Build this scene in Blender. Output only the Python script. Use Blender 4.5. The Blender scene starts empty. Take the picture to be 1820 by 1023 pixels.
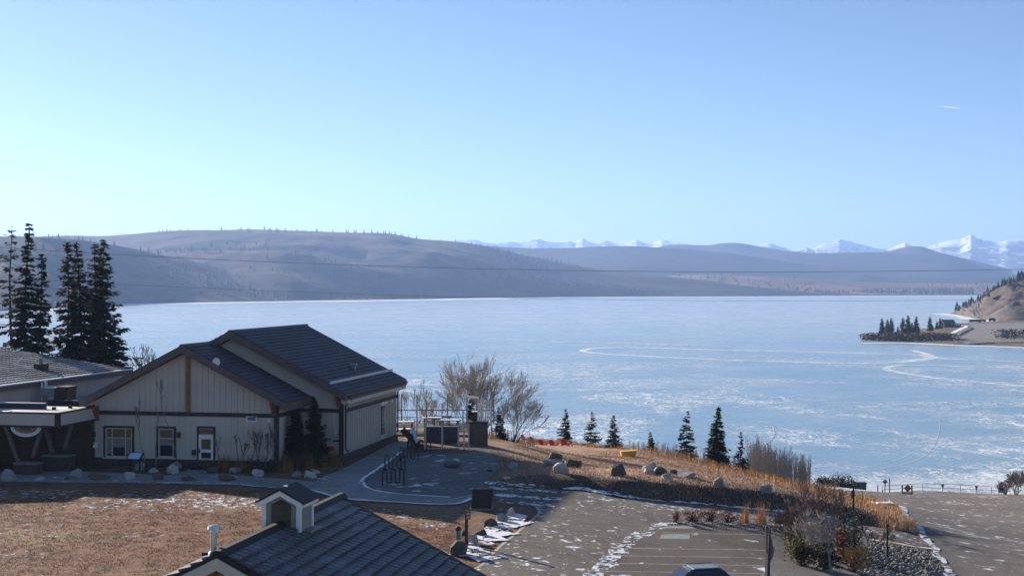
import bpy, bmesh, math, random
import numpy as np
from mathutils import Vector, Matrix
random.seed(11); RNG = np.random.default_rng(11)
S = bpy.context.scene
COL = S.collection
rad = math.radians

# ------------------------------------------------------------------ camera, sky, sun, exposure
F, CU, HV, CZ = 2450.0, 910.0, 508.0, 34.0          # focal length in photo pixels, horizon row, eye height above the lake
cam = bpy.data.cameras.new('camera'); camo = bpy.data.objects.new('camera', cam); COL.objects.link(camo)
cam.sensor_width = 36; cam.sensor_fit = 'HORIZONTAL'; cam.lens = 36 * F / 1820
cam.shift_y = -3.5 / 1820; cam.clip_start = .5; cam.clip_end = 60000
camo.location = (0, 0, CZ); camo.rotation_euler = (rad(90), 0, 0); S.camera = camo
SUN_EL, SUN_AZ = rad(16.8), rad(-43)               # azimuth from +Y, clockwise
sd = Vector((math.sin(SUN_AZ) * math.cos(SUN_EL), math.cos(SUN_AZ) * math.cos(SUN_EL), math.sin(SUN_EL)))
w = bpy.data.worlds.new('World'); S.world = w; w.use_nodes = True
wn = w.node_tree; bg = wn.nodes['Background']
sky = wn.nodes.new('ShaderNodeTexSky'); sky.sky_type = 'NISHITA'; sky.sun_disc = False
sky.sun_elevation = SUN_EL; sky.sun_rotation = SUN_AZ; sky.altitude = 1200
sky.air_density = .7; sky.dust_density = .3; sky.ozone_density = 1.3
wb = wn.nodes.new('ShaderNodeMix'); wb.data_type = 'RGBA'; wb.blend_type = 'MULTIPLY'; wb.inputs[0].default_value = 1   # white balance of the whole sky
wn.links.new(sky.outputs[0], wb.inputs[6]); wb.inputs[7].default_value = (.905, .98, 1.07, 1)
wn.links.new(wb.outputs[2], bg.inputs[0]); bg.inputs[1].default_value = .052
sl = bpy.data.lights.new('sun', 'SUN'); so = bpy.data.objects.new('sun', sl); COL.objects.link(so)
sl.energy = 5; sl.angle = rad(.5); sl.color = (1, .9, .77)
so.rotation_euler = sd.to_track_quat('Z', 'Y').to_euler(); so.location = (-60, 60, 90)
S.view_settings.view_transform = 'Standard'; S.view_settings.look = 'None'
S.view_settings.exposure = 1.4; S.view_settings.gamma = 1; S.view_settings.use_curve_mapping = False

# ------------------------------------------------------------------ helpers
def tag(o, label=None, cat=None, group=None, kind=None):
    if label: o['label'] = label
    if cat: o['category'] = cat
    if group: o['group'] = group
    if kind: o['kind'] = kind
    return o
def empty(name, loc=(0, 0, 0), rz=0, label=None, cat=None, group=None):
    o = bpy.data.objects.new(name, None); COL.objects.link(o); o.empty_display_size = .3
    o.location = loc; o.rotation_euler = (0, 0, rz)
    return tag(o, label, cat, group)
class MB:
    def __init__(s): s.v = []; s.f = []
    def poly(s, pts):
        n = len(s.v); s.v += [tuple(p) for p in pts]; s.f.append(tuple(range(n, n + len(pts)))); return s
    def hexa(s, p):          # 8 points: bottom 4 (ccw from above), top 4
        n = len(s.v); s.v += [tuple(q) for q in p]
        for f in ((3, 2, 1, 0), (4, 5, 6, 7), (0, 1, 5, 4), (1, 2, 6, 5), (2, 3, 7, 6), (3, 0, 4, 7)): s.f.append(tuple(n + i for i in f))
        return s
    def box(s, x0, x1, y0, y1, z0, z1):
        return s.hexa([(x0, y0, z0), (x1, y0, z0), (x1, y1, z0), (x0, y1, z0), (x0, y0, z1), (x1, y0, z1), (x1, y1, z1), (x0, y1, z1)])
    def prism(s, pts, off):  # polygon extruded by vector off
        n = len(s.v); k = len(pts); s.v += [tuple(p) for p in pts] + [tuple(Vector(p) + Vector(off)) for p in pts]
        s.f.append(tuple(range(n, n + k))); s.f.append(tuple(range(n + 2 * k - 1, n + k - 1, -1)))
        for i in range(k): j = (i + 1) % k; s.f.append((n + j, n + i, n + k + i, n + k + j))
        return s
    def beam(s, a, b, wd, hd=None):
        a = Vector(a); b = Vector(b); hd = hd or wd; t = (b - a).normalized()
        up = Vector((0, 0, 1)) if abs(t.z) < .95 else Vector((0, 1, 0))
        sx = t.cross(up).normalized() * wd / 2; sz = sx.cross(t).normalized() * hd / 2
        return s.hexa([a - sx - sz, a + sx - sz, b + sx - sz, b - sx - sz, a - sx + sz, a + sx + sz, b + sx + sz, b - sx + sz])
    def tube(s, pts, rr, k=6, cap=True):
        pts = [Vector(p) for p in pts]; rr = rr if hasattr(rr, '__len__') else [rr] * len(pts); base = len(s.v)
        for i, p in enumerate(pts):
            t = (pts[min(i + 1, len(pts) - 1)] - pts[max(i - 1, 0)]).normalized()
            up = Vector((0, 0, 1)) if abs(t.z) < .9 else Vector((1, 0, 0))
            a = t.cross(up).normalized(); b = a.cross(t)
            for j in range(k):
                th = 2 * math.pi * j / k; s.v.append(tuple(p + (a * math.cos(th) + b * math.sin(th)) * rr[i]))
        for i in range(len(pts) - 1):
            for j in range(k):
                q = base + i * k; s.f.append((q + j, q + (j + 1) % k, q + k + (j + 1) % k, q + k + j))
        if cap:
            s.f.append(tuple(base + j for j in range(k - 1, -1, -1))); q = base + (len(pts) - 1) * k; s.f.append(tuple(q + j for j in range(k)))
        return s
    def build(s, name, m, parent=None, smooth=False, loc=None, kind=None):
        me = bpy.data.meshes.new(name); me.from_pydata(s.v, [], s.f)
        if smooth: me.shade_smooth()
        return link(name, me, m, parent, loc, kind)
def link(name, me, m, parent=None, loc=None, kind=None):
    if m is not None and not me.materials: me.materials.append(m)
    o = bpy.data.objects.new(name, me); COL.objects.link(o)
    if parent is not None: o.parent = parent
    if loc is not None: o.location = loc
    if kind: o['kind'] = kind
    return o
def dup(o, parent=None):
    c = o.copy(); COL.objects.link(c)
    if parent is not None: c.parent = parent
    for ch in list(o.children): dup(ch, c)
    return c
def np_mesh(name, V, faces, k):
    V = np.asarray(V, np.float32); faces = np.asarray(faces, np.int32)
    me = bpy.data.meshes.new(name); me.vertices.add(len(V)); me.vertices.foreach_set('co', V.ravel())
    me.loops.add(faces.size); me.loops.foreach_set('vertex_index', faces.ravel())
    me.polygons.add(len(faces)); me.polygons.foreach_set('loop_start', np.arange(0, faces.size, k, dtype=np.int32))
    me.polygons.foreach_set('loop_total', np.full(len(faces), k, np.int32)); me.update(calc_edges=True); me.validate()
    return me

# ------------------------------------------------------------------ materials
def newmat(name):
    m = bpy.data.materials.new(name); m.use_nodes = True; nt = m.node_tree; return m, nt, nt.nodes['Principled BSDF']
def N(nt, t, **kw):
    n = nt.nodes.new(t)
    for k, v in kw.items(): setattr(n, k, v)
    return n
def noise(nt, vec, scale, detail=4, rough=.55, dist=0):
    n = N(nt, 'ShaderNodeTexNoise'); n.inputs['Scale'].default_value = scale; n.inputs['Detail'].default_value = detail
    n.inputs['Roughness'].default_value = rough; n.inputs['Distortion'].default_value = dist; nt.links.new(vec, n.inputs['Vector']); return n.outputs['Fac']
def mixc(nt, fac, a, b, mode='MIX'):
    n = N(nt, 'ShaderNodeMix', data_type='RGBA', blend_type=mode)
    for key, v in ((0, fac), (6, a), (7, b)):
        if hasattr(v, 'is_linked'): nt.links.new(v, n.inputs[key])
        else: n.inputs[key].default_value = v if key == 0 else (*v, 1)[:4]
    return n.outputs[2]
def rng(nt, val, a, b, c=0., d=1.):
    n = N(nt, 'ShaderNodeMapRange', interpolation_type='SMOOTHSTEP')
    nt.links.new(val, n.inputs[0])
    for i, v in enumerate((a, b, c, d)): n.inputs[i + 1].default_value = v
    return n.outputs[0]
def mth(nt, op, a, b=0.):
    n = N(nt, 'ShaderNodeMath', operation=op)
    for i, v in enumerate((a, b)):
        if hasattr(v, 'is_linked'): nt.links.new(v, n.inputs[i])
        else: n.inputs[i].default_value = v
    return n.outputs[0]
def bump(nt, b, h, strength, dist):
    n = N(nt, 'ShaderNodeBump'); n.inputs['Strength'].default_value = strength; n.inputs['Distance'].default_value = dist
    nt.links.new(h, n.inputs['Height']); nt.links.new(n.outputs[0], b.inputs['Normal'])
def pos(nt): return N(nt, 'ShaderNodeNewGeometry').outputs['Position']
def objc(nt): return N(nt, 'ShaderNodeTexCoord').outputs['Object']
MATS = {}
def pm(name, c, c2=None, scale=3., rough=.8, bs=0., bd=.02, metal=0., spec=.3, rnd=0., bscale=None, world=False):
    """plain procedural material: two tones mixed by noise, optional relief and per-object tint"""
    if name in MATS: return MATS[name]
    m, nt, b = newmat(name); v = pos(nt) if world else objc(nt)
    c2 = c2 or tuple(x * .75 for x in c)
    out = mixc(nt, rng(nt, noise(nt, v, scale, 5, .6), .3, .7), c, c2)
    if rnd:
        oi = N(nt, 'ShaderNodeObjectInfo'); out = mixc(nt, 1., out, (1, 1, 1), 'MULTIPLY')
        mul = N(nt, 'ShaderNodeHueSaturation'); nt.links.new(out, mul.inputs['Color'])
        nt.links.new(rng(nt, oi.outputs['Random'], 0, 1, 1 - rnd, 1 + rnd), mul.inputs['Value']); out = mul.outputs[0]
    nt.links.new(out, b.inputs['Base Color']); b.inputs['Roughness'].default_value = rough; b.inputs['Metallic'].default_value = metal
    b.inputs['Specular IOR Level'].default_value = spec
    if bs: bump(nt, b, noise(nt, v, bscale or scale * 5, 6, .65), bs, bd)
    MATS[name] = m; return m
SNOW = (.78, .80, .84)
def ground_mat(name, base=None, base2=None, snow=None, scale=.8, grain=12., bs=.5, bd=.03, rough=.9, snow_scale=.9):
    """earth or paving in world metres; base None reads the 'col' and 'snow' attributes of the mesh"""
    m, nt, b = newmat(name); p = pos(nt)
    if base is None:
        at = N(nt, 'ShaderNodeAttribute', attribute_name='col'); c = at.outputs['Color']
        sn = N(nt, 'ShaderNodeAttribute', attribute_name='snow').outputs['Fac']
        c = mixc(nt, rng(nt, noise(nt, p, .45, 6, .65), .35, .68), c, (.62, .56, .52), 'MULTIPLY')
        c = mixc(nt, mth(nt, 'MULTIPLY', rng(nt, noise(nt, p, .13, 4, .6, .5), .5, .62), .45), c, (.30, .20, .09))
    else:
        c = mixc(nt, rng(nt, noise(nt, p, scale, 6, .6), .3, .7), base, base2); sn = None
        c = mixc(nt, mth(nt, 'MULTIPLY', rng(nt, noise(nt, p, .16, 3, .6, .6), .5, .56), .35), c, tuple(x * .62 for x in base))
    if base is not None:
        ck = mth(nt, 'ABSOLUTE', mth(nt, 'SUBTRACT', noise(nt, p, .16, 6, .6, .4), .5))
        c = mixc(nt, rng(nt, ck, .0045, .001, 0, .55), c, tuple(x * .35 for x in base))
    g = noise(nt, p, grain, 4, .7)
    c = mixc(nt, rng(nt, g, .35, .65, .0, .7), c, (.45, .40, .37), 'MULTIPLY')
    n1 = noise(nt, p, snow_scale, 7, .62, .25); n2 = noise(nt, p, .17, 3, .5)
    lvl = mth(nt, 'ADD', mth(nt, 'MULTIPLY', n1, .72), mth(nt, 'MULTIPLY', n2, .28))
    lvl = mth(nt, 'ADD', lvl, sn if sn is not None else (snow if snow is not None else -1.))
    mask = rng(nt, lvl, .975, 1.04, 0, .92)
    c = mixc(nt, mask, c, SNOW)
    nt.links.new(c, b.inputs['Base Color']); b.inputs['Roughness'].default_value = rough; b.inputs['Specular IOR Level'].default_value = .2
    if bs: bump(nt, b, mth(nt, 'ADD', g, mth(nt, 'MULTIPLY', mask, .6)), bs, bd)
    return m
M_ground = ground_mat('dry_ground', bs=1., bd=.14, grain=4.5, snow_scale=2.4)
M_asphalt = ground_mat('asphalt', (.138, .118, .103), (.175, .152, .134), snow=.421, bs=.25, bd=.01, rough=.85, grain=9, snow_scale=2.2)
M_launch = ground_mat('launch_asphalt', (.16, .14, .124), (.195, .172, .153), snow=.405, bs=.25, bd=.01, rough=.85, grain=9, snow_scale=.9)
M_stall = ground_mat('stall_asphalt', (.132, .107, .09), (.17, .14, .12), snow=.39, bs=.25, bd=.01, rough=.85, grain=9)
M_conc = ground_mat('concrete', (.30, .295, .29), (.36, .355, .35), snow=.38, bs=.2, bd=.01, grain=14)
M_plaza = ground_mat('plaza_gravel', (.17, .165, .16), (.22, .215, .21), snow=.39, bs=.3, bd=.015, grain=10)
M_gravel = ground_mat('gravel', (.17, .155, .145), (.22, .205, .19), snow=.32, bs=.6, bd=.03, grain=8)
M_snow = pm('snow', SNOW, (.70, .72, .78), 2, .75, .5, .05, world=True)
def thin_snow(name, thr, scale):
    m, nt, b = newmat(name); p = pos(nt); b.inputs['Base Color'].default_value = (*SNOW, 1); b.inputs['Roughness'].default_value = .75
    k = mth(nt, 'ADD', mth(nt, 'MULTIPLY', noise(nt, p, scale, 7, .68, .3), .75), mth(nt, 'MULTIPLY', noise(nt, p, .5, 3, .5), .25))
    nt.links.new(mixc(nt, noise(nt, p, 3, 4), SNOW, (.66, .67, .70)), b.inputs['Base Color'])
    tr = N(nt, 'ShaderNodeBsdfTransparent'); mx = N(nt, 'ShaderNodeMixShader'); nt.links.new(rng(nt, k, thr, thr + .03), mx.inputs[0])
    nt.links.new(tr.outputs[0], mx.inputs[1]); nt.links.new(b.outputs[0], mx.inputs[2]); nt.links.new(mx.outputs[0], nt.nodes['Material Output'].inputs[0]); return m
M_thin = thin_snow('thin_snow', .495, 2.6); M_patchy = thin_snow('patchy_snow', .462, 1.9)
M_paint = pm('road_paint', (.42, .385, .355), (.24, .21, .19), 1.7, .8, world=True)
M_paint_line = pm('tan_road_paint', (.52, .40, .30), (.34, .27, .21), 1.5, .8, world=True)
M_patch = pm('stall_patch_paint', (.30, .33, .30), (.22, .23, .21), 1.6, .8, world=True)

def siding_mat(name, c, c2):
    m, nt, b = newmat(name); v = objc(nt); mp = N(nt, 'ShaderNodeMapping'); nt.links.new(v, mp.inputs[0]); mp.inputs['Scale'].default_value = (2.2, 2.2, .16)
    o = mixc(nt, rng(nt, noise(nt, v, .7, 5, .6), .3, .7), c, c2)
    o = mixc(nt, rng(nt, noise(nt, mp.outputs[0], 1.6, 6, .7), .5, .78, 0, .45), o, tuple(x * .62 for x in c))
    nt.links.new(o, b.inputs['Base Color']); b.inputs['Roughness'].default_value = .75; b.inputs['Specular IOR Level'].default_value = .3
    bump(nt, b, noise(nt, mp.outputs[0], 9, 4, .6), .2, .006); return m
M_siding = siding_mat('sage_siding', (.53, .465, .40), (.465, .41, .355))
M_cream = pm('cream_trim', (.52, .49, .41), (.45, .42, .35), 3, .65)
M_white = pm('white_paint', (.72, .72, .70), (.62, .62, .61), 4, .5)
M_brown = pm('dark_brown_trim', (.055, .040, .036), (.04, .03, .028), 3, .7)
M_fascia = pm('brown_fascia', (.13, .098, .09), (.09, .07, .065), 2, .65)
M_timber = pm('orange_timber', (.30, .135, .045), (.20, .085, .03), 4, .6, .2, .01)
M_darkwood = pm('dark_wood', (.075, .045, .032), (.05, .03, .022), 4, .75, .3, .01)
M_plinth = pm('plinth_stone', (.085, .06, .052), (.05, .038, .034), 4, .85, .7, .03)
M_black = pm('black_metal', (.012, .012, .014), (.02, .018, .018), 5, .45)
M_steel = pm('galvanised_steel', (.50, .51, .52), (.40, .41, .42), 6, .35, metal=.8)
M_grey = pm('grey_metal', (.24, .24, .25), (.19, .19, .2), 5, .55)
M_green = pm('green_metal', (.06, .085, .06), (.045, .06, .045), 5, .6)
M_red = pm('red_plastic', (.52, .022, .022), (.42, .018, .02), 6, .45)
M_yellow = pm('orange_yellow_plastic', (.74, .40, .05), (.62, .31, .035), 3, .5)
M_signyellow = pm('faded_yellow_sign', (.22, .19, .045), (.17, .15, .04), 5, .5)
M_signback = pm('sign_back', (.22, .20, .18), (.17, .155, .14), 5, .5)
M_blue = pm('blue_sign_face', (.07, .11, .30), (.055, .09, .24), 5, .5)
M_paleblue = pm('pale_blue_panel', (.46, .58, .78), (.38, .50, .72), 4, .4)
M_purple = pm('violet_sign_face', (.13, .13, .30), (.11, .11, .26), 5, .5)
M_stone = pm('masonry_stone', (.12, .105, .095), (.07, .062, .057), 3, .85, .6, .03)
M_bark = pm('bark', (.075, .058, .046), (.05, .038, .03), 6, .9, .6, .02)
M_palebark = pm('pale_bark', (.34, .29, .23), (.22, .18, .14), 6, .85, .3, .01)
M_twig = pm('grey_twigs', (.17, .135, .115), (.11, .085, .072), 1.3, .85)
M_palet = pm('pale_brown_twigs', (.40, .36, .315), (.29, .25, .215), 1.3, .85)
M_sap = pm('sapling_bark', (.20, .165, .145), (.13, .105, .09), 1.3, .85)
M_twigdark = pm('dark_twigs', (.10, .072, .058), (.07, .05, .042), 1.3, .85)
M_twigred = pm('red_twigs', (.19, .055, .042), (.12, .04, .032), 1.6, .85)
M_twigmauve = pm('mauve_twigs', (.25, .185, .16), (.17, .12, .105), 1.2, .85)
M_orange = pm('orange_leaves', (.27, .115, .065), (.20, .085, .05), 2, .8)
M_grass = pm('tan_grass', (.56, .32, .12), (.46, .24, .09), .35, .85, world=True)
M_grass2 = pm('brown_grass', (.56, .36, .23), (.46, .285, .18), .35, .85, world=True)
M_lawn = pm('lawn_blades', (.26, .125, .07), (.34, .20, .12), .5, .9, world=True)
M_tuft = pm('rust_grass', (.19, .10, .04), (.28, .16, .06), 2, .85)
def leafmat(name, c, c2):
    m, nt, b = newmat(name); v = objc(nt)
    out = mixc(nt, rng(nt, noise(nt, v, 1.1, 3, .6), .35, .65), c, c2)
    nt.links.new(out, b.inputs['Base Color']); b.inputs['Roughness'].default_value = .7; b.inputs['Specular IOR Level'].default_value = .25
    tr = N(nt, 'ShaderNodeBsdfTranslucent'); nt.links.new(out, tr.inputs[0]); mx = N(nt, 'ShaderNodeMixShader'); mx.inputs[0].default_value = .25
    nt.links.new(b.outputs[0], mx.inputs[1]); nt.links.new(tr.outputs[0], mx.inputs[2]); nt.links.new(mx.outputs[0], nt.nodes['Material Output'].inputs[0])
    return m
M_spruce = leafmat('spruce_needles', (.036, .040, .024), (.085, .076, .044))
M_spruce2 = leafmat('young_spruce_needles', (.040, .054, .036), (.075, .084, .05))
M_juniper = leafmat('juniper_needles', (.085, .08, .035), (.16, .125, .055))
M_darkgreen = leafmat('dark_green_leaves', (.03, .045, .03), (.05, .06, .04))
def rockmat(name, c, c2):
    m, nt, b = newmat(name); v = objc(nt); oi = N(nt, 'ShaderNodeObjectInfo')
    out = mixc(nt, rng(nt, noise(nt, v, 2.2, 6, .65), .3, .7), c, c2)
    out = mixc(nt, rng(nt, noise(nt, v, 9, 5, .7), .55, .75, 0, .6), out, tuple(x * .35 for x in c))
    nt.links.new(out, b.inputs['Base Color']); b.inputs['Roughness'].default_value = .88; b.inputs['Specular IOR Level'].default_value = .2
    bump(nt, b, noise(nt, v, 7, 8, .7), .8, .08); return m
ROCK = {'pale': rockmat('pale_rock', (.50, .48, .45), (.36, .345, .325)), 'grey': rockmat('grey_rock', (.34, .33, .315), (.24, .23, .22)),
        'dark': rockmat('dark_rock', (.12, .105, .095), (.075, .068, .064)), 'brown': rockmat('brown_rock', (.17, .115, .085), (.11, .08, .062))}
def glassmat(name, c, rough=.06):
    m, nt, b = newmat(name); v = objc(nt)
    nt.links.new(mixc(nt, noise(nt, v, 1.5, 3), c, tuple(x * .5 for x in c)), b.inputs['Base Color'])
    b.inputs['Roughness'].default_value = rough; b.inputs['Specular IOR Level'].default_value = .6; return m
M_glass = glassmat('window_glass', (.03, .032, .035)); M_glassw = glassmat('warm_reflection_glass', (.20, .125, .06), .15); M_blind = pm('window_blind', (.22, .22, .20), (.18, .18, .165), 3, .8)  # second glass: warm reflection and indoor light painted into its tan colour
def tilemat(name, c, c2, frost, amt):
    m, nt, b = newmat(name); v = pos(nt)
    out = mixc(nt, rng(nt, noise(nt, v, 5, 5, .6), .3, .7), c, c2)
    k = mth(nt, 'ADD', mth(nt, 'MULTIPLY', noise(nt, v, 7, 6, .7), .6), mth(nt, 'MULTIPLY', noise(nt, v, .5, 3, .5), .4))
    out = mixc(nt, rng(nt, k, amt, amt + .12, 0, .8), out, frost)
    nt.links.new(out, b.inputs['Base Color']); b.inputs['Roughness'].default_value = .55; b.inputs['Specular IOR Level'].default_value = .35
    bump(nt, b, noise(nt, v, 40, 4, .7), .3, .006); return m
M_tile = tilemat('roof_tile', (.11, .105, .112), (.075, .072, .08), (.20, .205, .235), .50)
M_tile2 = tilemat('lodge_roof_tile', (.075, .066, .078), (.055, .049, .06), (.18, .18, .215), .56)
M_tile3 = tilemat('wing_roof_tile', (.20, .185, .175), (.12, .11, .105), (.55, .55, .56), .46)
M_ridge = pm('ridge_cap', (.035, .026, .022), (.025, .018, .016), 6, .7, .5, .01)

# ------------------------------------------------------------------ near terrain (metres; the lake lies at z = 0)
def at_z(u, v, z):
    Y = (CZ - z) * F / (v - HV); return ((u - CU) / F * Y, Y, z)
def at_y(u, v, Y): return ((u - CU) / F * Y, Y, CZ - (v - HV) / F * Y)
ctrl = [at_z(u, v, z) for u, v, z in (
    (-150, 1100, 22.1), (0, 1020, 22.05), (300, 1020, 22), (560, 1020, 21.9), (0, 900, 22), (300, 900, 22), (500, 900, 22), (-150, 880, 22), (-150, 826, 22), (163, 826, 22),
    (340, 830, 22), (493, 833, 22), (608, 822, 22), (550, 870, 22), (700, 880, 22), (705, 783, 22), (820, 900, 21.95), (780, 800, 22), (860, 800, 22), (700, 830, 22), (830, 840, 22),
    (960, 940, 21.75), (860, 1015, 21.8), (1040, 1020, 21.55), (1040, 874, 21.65), (900, 868, 21.95), (1180, 932, 21.3), (1365, 936, 20.8), (1365, 1021, 20.9), (1270, 960, 21.1), (1200, 1040, 21.2),
    (1100, 886, 21.4), (1250, 898, 20.5), (1400, 913, 19.5), (1500, 926, 18.8), (1590, 943, 18.5), (1640, 964, 18.3), (1310, 916, 20.6), (1430, 950, 20.5), (1420, 1021, 20.8), (1480, 1010, 20.3),
    (1560, 1010, 19.2), (1690, 1023, 18.5), (1820, 1023, 18.2), (1960, 1040, 18.2), (1730, 960, 16.4), (1820, 930, 13.2), (1920, 930, 13.), (1610, 910, 11.), (1570, 880, 6.2), (1700, 884, 5.4), (1860, 884, 5.2),
    (1612, 873, 3.7), (1790, 879, 3.7), (1900, 880, 3.7), (1500, 868, 5.2), (1450, 868, 6.))]
ctrl += [at_y(u, v, Y) for u, v, Y in (
    (870, 777, 112), (1000, 797, 160), (935, 785, 172), (1000, 826, 101), (1150, 842, 97), (1150, 800, 138), (1090, 801, 148), (1275, 834, 128), (1220, 816, 138), (1320, 842, 134),
    (1400, 857, 136), (1460, 874, 140), (1530, 893, 142), (1580, 908, 143), (1280, 858, 96), (1361, 872, 98), (1450, 893, 103), (1200, 845, 98), (1004, 797, 156), (1004, 789, 168), (932, 786, 184), (950, 790, 165), (1117, 807, 148), (1117, 803, 158), (1050, 794, 166), (983, 792, 166), (1190, 814, 148), (1004, 806, 134), (1004, 813, 119), (932, 796, 122), (946, 793, 140), (960, 801, 124), (1050, 803, 136), (1050, 812, 120), (1117, 812, 132), (1117, 820, 117), (1157, 817, 128), (1219, 826, 124), (1219, 820, 134), (1276, 838, 122), (905, 805, 100), (905, 835, 92), (950, 812, 102))]
ctrl += [(-60, 112, 22), (-100, 120, 22), (-60, 150, 19), (-110, 160, 18), (-60, 200, 7), (-110, 220, 5), (-25, 150, 18.5), (-20, 200, 7.5), (5, 205, 8), (-60, 250, -3), (-20, 255, -3), (15, 250, -2.5), (-110, 270, -3),
         (22, 185, 8.2), (40, 185, 6), (52, 200, 3.4), (35, 230, -1.5), (60, 232, -1.2), (85, 232, -1), (110, 232, -1), (60, 275, -4), (110, 275, -4), (0, 290, -4), (-60, 290, -4), (110, 195, 5), (115, 140, 11), (110, 90, 18), (90, 50, 19.5), (30, 40, 21.5), (-30, 35, 22.2), (-90, 60, 22.2)]
C = np.array(ctrl)
def tps(r2): return .5 * r2 * np.log(r2 + 1e-9)
D2 = ((C[:, None, :2] - C[None, :, :2]) ** 2).sum(-1)
n = len(C); A = np.zeros((n + 3, n + 3)); A[:n, :n] = tps(D2) + np.eye(n) * .4; A[:n, n] = 1; A[:n, n + 1:] = C[:, :2]; A[n:, :n] = A[:n, n:].T
sol = np.linalg.solve(A, np.concatenate([C[:, 2], [0, 0, 0]]))
GX0, GX1, GY0, GY1, GS = -125., 130., 18., 292., .75
gx = np.arange(GX0, GX1 + .01, GS); gy = np.arange(GY0, GY1 + .01, GS)
XX, YY = np.meshgrid(gx, gy); P2 = np.stack([XX.ravel(), YY.ravel()], 1)
ZZ = np.zeros(len(P2))
for i in range(0, len(P2), 20000):
    q = P2[i:i + 20000]; d2 = ((q[:, None] - C[None, :, :2]) ** 2).sum(-1); ZZ[i:i + 20000] = tps(d2) @ sol[:n] + sol[n] + q @ sol[n + 1:]
# the cut bank above the exit road
bank = [(*at_z(u, v, z), h) for u, v, z, h in ((860, 862, 21.95, .15), (960, 868, 21.8, .7), (1040, 873, 21.65, .9), (1100, 885, 21.4, 1.0), (1250, 897, 20.5, 1.05), (1400, 912, 19.5, 1.1), (1500, 925, 18.8, .95), (1560, 936, 18.6, .5), (1600, 945, 18.5, .05))]
best = np.full(len(P2), 1e9); hb = np.zeros(len(P2))
for a, b in zip(bank[:-1], bank[1:]):
    pa = np.array(a[:2]); ab = np.array(b[:2]) - pa; L2 = ab @ ab
    t = np.clip(((P2 - pa) @ ab) / L2, 0, 1); q = pa + t[:, None] * ab; d = np.hypot(*(P2 - q).T)
    side = ab[0] * (P2[:, 1] - pa[1]) - ab[1] * (P2[:, 0] - pa[0]); dd = np.where(d < np.abs(best), np.where(side > 0, d, -d), best)
    hb = np.where(d < np.abs(best), a[3] + t * (b[3] - a[3]), hb); best = dd
sm = lambda x: np.clip(x, 0, 1) ** 2 * (3 - 2 * np.clip(x, 0, 1))
BANKD = best.copy()
ZZ += .85 * hb * sm((best - .3) / 1.35) * (1 - sm((best - 2.5) / 16.))
ZG = ZZ.reshape(XX.shape)
def H(x, y):
    i = min(max((x - GX0) / GS, 0), len(gx) - 1.001); j = min(max((y - GY0) / GS, 0), len(gy) - 1.001)
    i0, j0 = int(i), int(j); a, b = i - i0, j - j0
    return (ZG[j0, i0] * (1 - a) * (1 - b) + ZG[j0, i0 + 1] * a * (1 - b) + ZG[j0 + 1, i0] * (1 - a) * b + ZG[j0 + 1, i0 + 1] * a * b)
def G(u, v):                # the ground point seen at a photo pixel
    Y = 40.
    while Y < 290:
        x = (u - CU) / F * Y; z = CZ - (v - HV) / F * Y
        if z <= H(x, Y): break
        Y += .25
    lo, hi = Y - .25, Y
    for _ in range(12):
        m_ = (lo + hi) / 2
        if CZ - (v - HV) / F * m_ <= H((u - CU) / F * m_, m_): hi = m_
        else: lo = m_
    x = (u - CU) / F * hi; return Vector((x, hi, H(x, hi)))
def GY(u, Y): x = (u - CU) / F * Y; return Vector((x, Y, H(x, Y)))
def inside(poly, X, Y):
    r = np.zeros(np.shape(X), bool); k = len(poly)
    for i in range(k):
        x1, y1 = poly[i][:2]; x2, y2 = poly[(i + 1) % k][:2]
        c = ((y1 > Y) != (y2 > Y)) & (X < (x2 - x1) * (Y - y1) / (y2 - y1 + 1e-12) + x1); r ^= c
    return r
gpoly = lambda uv: [tuple(G(u, v)) for u, v in uv]
col = np.zeros((len(P2), 3)); snow = np.full(len(P2), .30)
col[:] = (.25, .155, .105)
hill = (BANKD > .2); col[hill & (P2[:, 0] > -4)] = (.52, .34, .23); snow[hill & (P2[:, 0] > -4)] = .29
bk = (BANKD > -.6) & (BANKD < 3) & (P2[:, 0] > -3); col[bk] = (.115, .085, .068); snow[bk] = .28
P_tall = gpoly([(930, 783), (1100, 800), (1200, 818), (1350, 850), (1450, 880), (1520, 900), (1560, 915), (1560, 935), (1590, 943), (1615, 944), (1590, 900), (1500, 876), (1400, 850), (1290, 832), (1200, 806), (1110, 797), (1000, 786)])
ti = inside(P_tall, P2[:, 0], P2[:, 1]); col[ti] = (.40, .235, .095); snow[ti] = .1
lawn = inside(gpoly([(-300, 868), (100, 864), (420, 868), (600, 885), (830, 925), (860, 1023), (400, 1100), (-400, 1100)]), P2[:, 0], P2[:, 1])
col[lawn] = (.235, .108, .056); snow[lawn] = .398
snowy = inside(gpoly([(-60, 868), (150, 872), (340, 862), (470, 880), (700, 915), (836, 915), (800, 950), (640, 925), (480, 905), (330, 906), (150, 902), (-60, 885)]), P2[:, 0], P2[:, 1])
snow[snowy] = .455
sh = inside(gpoly([(850, 850), (1000, 866), (1040, 872), (1000, 880), (850, 862)]), P2[:, 0], P2[:, 1]); snow[sh] = .47
dark_area = inside(gpoly([(640, 800), (880, 795), (1000, 850), (1030, 868), (880, 862), (620, 880)]), P2[:, 0], P2[:, 1]); col[dark_area] = (.17, .135, .11)  # darker ground colour inside this outline
edge = (P2[:, 1] > 207) & (P2[:, 0] > 38); snow[edge] = .50
def blur(a, k=1):
    for _ in range(k):
        b = a.reshape(*XX.shape, -1); b = (b + np.roll(b, 1, 0) + np.roll(b, -1, 0) + np.roll(b, 1, 1) + np.roll(b, -1, 1)) / 5; a = b.reshape(len(P2), -1)
    return a
col = blur(col, 2); snow = blur(snow[:, None], 3)[:, 0]
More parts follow.
